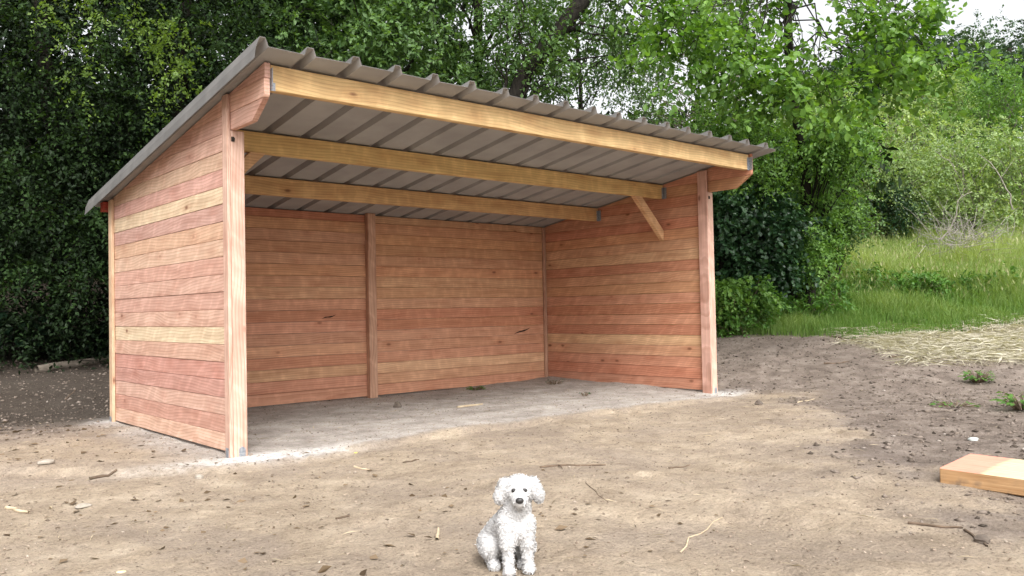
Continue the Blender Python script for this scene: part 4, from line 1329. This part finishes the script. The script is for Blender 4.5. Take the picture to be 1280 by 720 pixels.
# ------------------------------------------------------------------ dog
def build_dog():
    pos = np.array([-.245, -3.70])
    base = np.array([pos[0], pos[1], float(terrain(*pos)) - .004])
    v = CAM - base
    yaw = math.atan2(v[1], v[0]) + math.pi / 2          # local -y faces the camera
    t = empty('dog', base, yaw, 'small white curly coated dog sitting on the sand facing the camera', 'dog')
    bm = bmesh.new()

    def ball(p, r, s=(1, 1, 1)):
        m = Matrix.Translation(p) @ Matrix.Diagonal((s[0], s[1], s[2], 1))
        bmesh.ops.create_uvsphere(bm, u_segments=16, v_segments=10, radius=r, matrix=m)

    def cap(a, b, ra, rb, n=7):
        a, b = Vector(a), Vector(b)
        for i in range(n):
            q = i / (n - 1)
            ball(a.lerp(b, q), ra + (rb - ra) * q)
    cap((-.055, .17, .085), (-.035, .11, .13), .078, .076)       # rump, loin
    cap((-.035, .11, .13), (.012, .02, .205), .076, .070)         # ribs to chest
    cap((.012, .02, .205), (.018, .0, .175), .072, .066)
    cap((.015, .015, .21), (.032, -.005, .275), .066, .052)       # neck
    ball((.036, -.008, .335), .058, (1.05, 1, .97))              # skull
    ball((.036, .0, .362), .045, (1.15, 1, .8))                # topknot
    cap((.037, -.05, .318), (.037, -.088, .309), .038, .030)      # muzzle
    ball((.037, -.070, .292), .024)                              # chin
    cap((-.022, .0, .362), (-.044, -.004, .312), .025, .026)      # ears
    ball((-.043, -.004, .303), .026, (.8, .9, .9))
    cap((.094, .0, .364), (.116, -.002, .316), .025, .026)
    ball((.116, -.002, .305), .026, (.8, .9, .9))
    cap((-.015, -.015, .20), (-.016, -.045, .12), .044, .030)     # front legs
    cap((-.016, -.045, .12), (-.012, -.055, .03), .024, .020)
    ball((-.011, -.070, .019), .024, (1.0, 1.25, .8))
    cap((.060, -.005, .20), (.064, -.02, .12), .042, .030)
    cap((.064, -.02, .12), (.070, -.026, .03), .024, .020)
    ball((.072, -.042, .019), .024, (1.0, 1.25, .8))
    cap((-.085, .13, .085), (-.088, .045, .085), .062, .046)      # thighs
    cap((-.088, .045, .085), (-.085, .08, .03), .034, .026)
    cap((-.080, .085, .022), (-.072, .0, .020), .022, .023)       # hind feet
    cap((.035, .13, .085), (.062, .06, .085), .058, .042)
    cap((.062, .06, .085), (.055, .09, .03), .032, .026)
    cap((.052, .085, .022), (.047, .02, .020), .022, .022)
    cap((-.07, .22, .05), (-.10, .27, .035), .024, .016)          # tail on the ground
    me = bpy.data.meshes.new('body')
    bm.to_mesh(me); bm.free()
    o = link('body', me)
    o.parent = t
    md = o.modifiers.new('r', 'REMESH'); md.mode = 'VOXEL'; md.voxel_size = .0075
    ms = o.modifiers.new('s', 'SMOOTH'); ms.factor = .5; ms.iterations = 4
    dg = bpy.context.evaluated_depsgraph_get()
    me2 = bpy.data.meshes.new_from_object(o.evaluated_get(dg))
    o.modifiers.clear()
    o.data = me2
    me2.name = 'body'
    bpy.data.meshes.remove(me)
    me2.polygons.foreach_set('use_smooth', np.ones(len(me2.polygons), dtype=bool))
    FUR = simple_mat('white_curly_fur', (.50, .49, .485), (.64, .63, .625), 45, .9, bump=.3, spec=.05)
    me2.materials.clear(); me2.materials.append(FUR)
    # curls of coat over the skin
    nv = len(me2.vertices)
    co = np.zeros(nv * 3, dtype=np.float32); me2.vertices.foreach_get('co', co); co = co.reshape(-1, 3)
    no = np.zeros(nv * 3, dtype=np.float32); me2.vertices.foreach_get('normal', no); no = no.reshape(-1, 3)
    k = rng.integers(0, nv, 34000)
    p, nr = co[k] + rng.normal(0, .0025, (len(k), 3)), no[k]
    eyes = np.array([(.013, -.066, .345), (.060, -.066, .345), (.037, -.121, .318), (.037, -.112, .296)])
    dist = np.min(np.linalg.norm(p[:, None] - eyes[None], axis=2), axis=1)
    ok = (dist > .0145) & (p[:, 2] > .008)
    p, nr = p[ok], nr[ok]
    face = (p[:, 1] < -.035) & (p[:, 2] > .265) & (np.abs(p[:, 0] - .037) < .05)
    n = len(p)
    ln = rng.uniform(.006, .011, n) * np.where(face, .55, 1.0) * np.where(p[:, 2] > .34, 1.15, 1.0)
    tang = unit(np.cross(nr, rng.normal(size=(n, 3))))
    d1 = unit(nr * .50 + tang * .8 + rng.normal(0, .15, (n, 3)) + [0, 0, -.15])
    d2 = unit(nr * -.15 + tang * 1.0 + rng.normal(0, .25, (n, 3)) + [0, 0, -.3])
    wd = unit(np.cross(nr, d1)) * rng.uniform(.0013, .0026, n)[:, None]
    q0 = p - nr * .001; q1 = p + d1 * ln[:, None] * .6; q2 = q1 + d2 * ln[:, None] * .6
    V = np.stack([q0 - wd, q0 + wd, q1 + wd, q1 - wd, q2 + wd * .3, q2 - wd * .3], 1).reshape(-1, 3)
    F = (np.arange(n)[:, None, None] * 6 + np.array([[0, 1, 2, 3], [3, 2, 4, 5]])[None]).reshape(-1, 4)
    cme = mesh_np('coat', V, F, smooth=True)
    coat = link('coat', cme, FUR, t); coat['kind'] = 'stuff'
    BLK = simple_mat('black_gloss', (.008, .007, .007), (.02, .017, .016), 10, .25, spec=.5)
    NOSE = simple_mat('black_nose', (.012, .011, .011), (.03, .027, .027), 40, .45, spec=.5)

    def bit(name, p, r, s, mat):
        b = bmesh.new()
        bmesh.ops.create_uvsphere(b, u_segments=14, v_segments=9, radius=r, matrix=Matrix.Diagonal((s[0], s[1], s[2], 1)))
        m = bpy.data.meshes.new(name); b.to_mesh(m); b.free()
        m.polygons.foreach_set('use_smooth', np.ones(len(m.polygons), dtype=bool))
        q = link(name, m, mat, t); q.location = p
        return q
    bit('eye', (.014, -.0605, .346), .0105, (1, .9, .9), BLK)
    bit('eye', (.059, -.0605, .346), .0105, (1, .9, .9), BLK)
    bit('nose', (.037, -.117, .317), .0150, (1.15, .7, .85), NOSE)
    bit('mouth', (.037, -.101, .2995), .012, (1.3, .6, .22), NOSE)
    t.scale = (1.08, 1.08, 1.08)
    return t


build_dog()
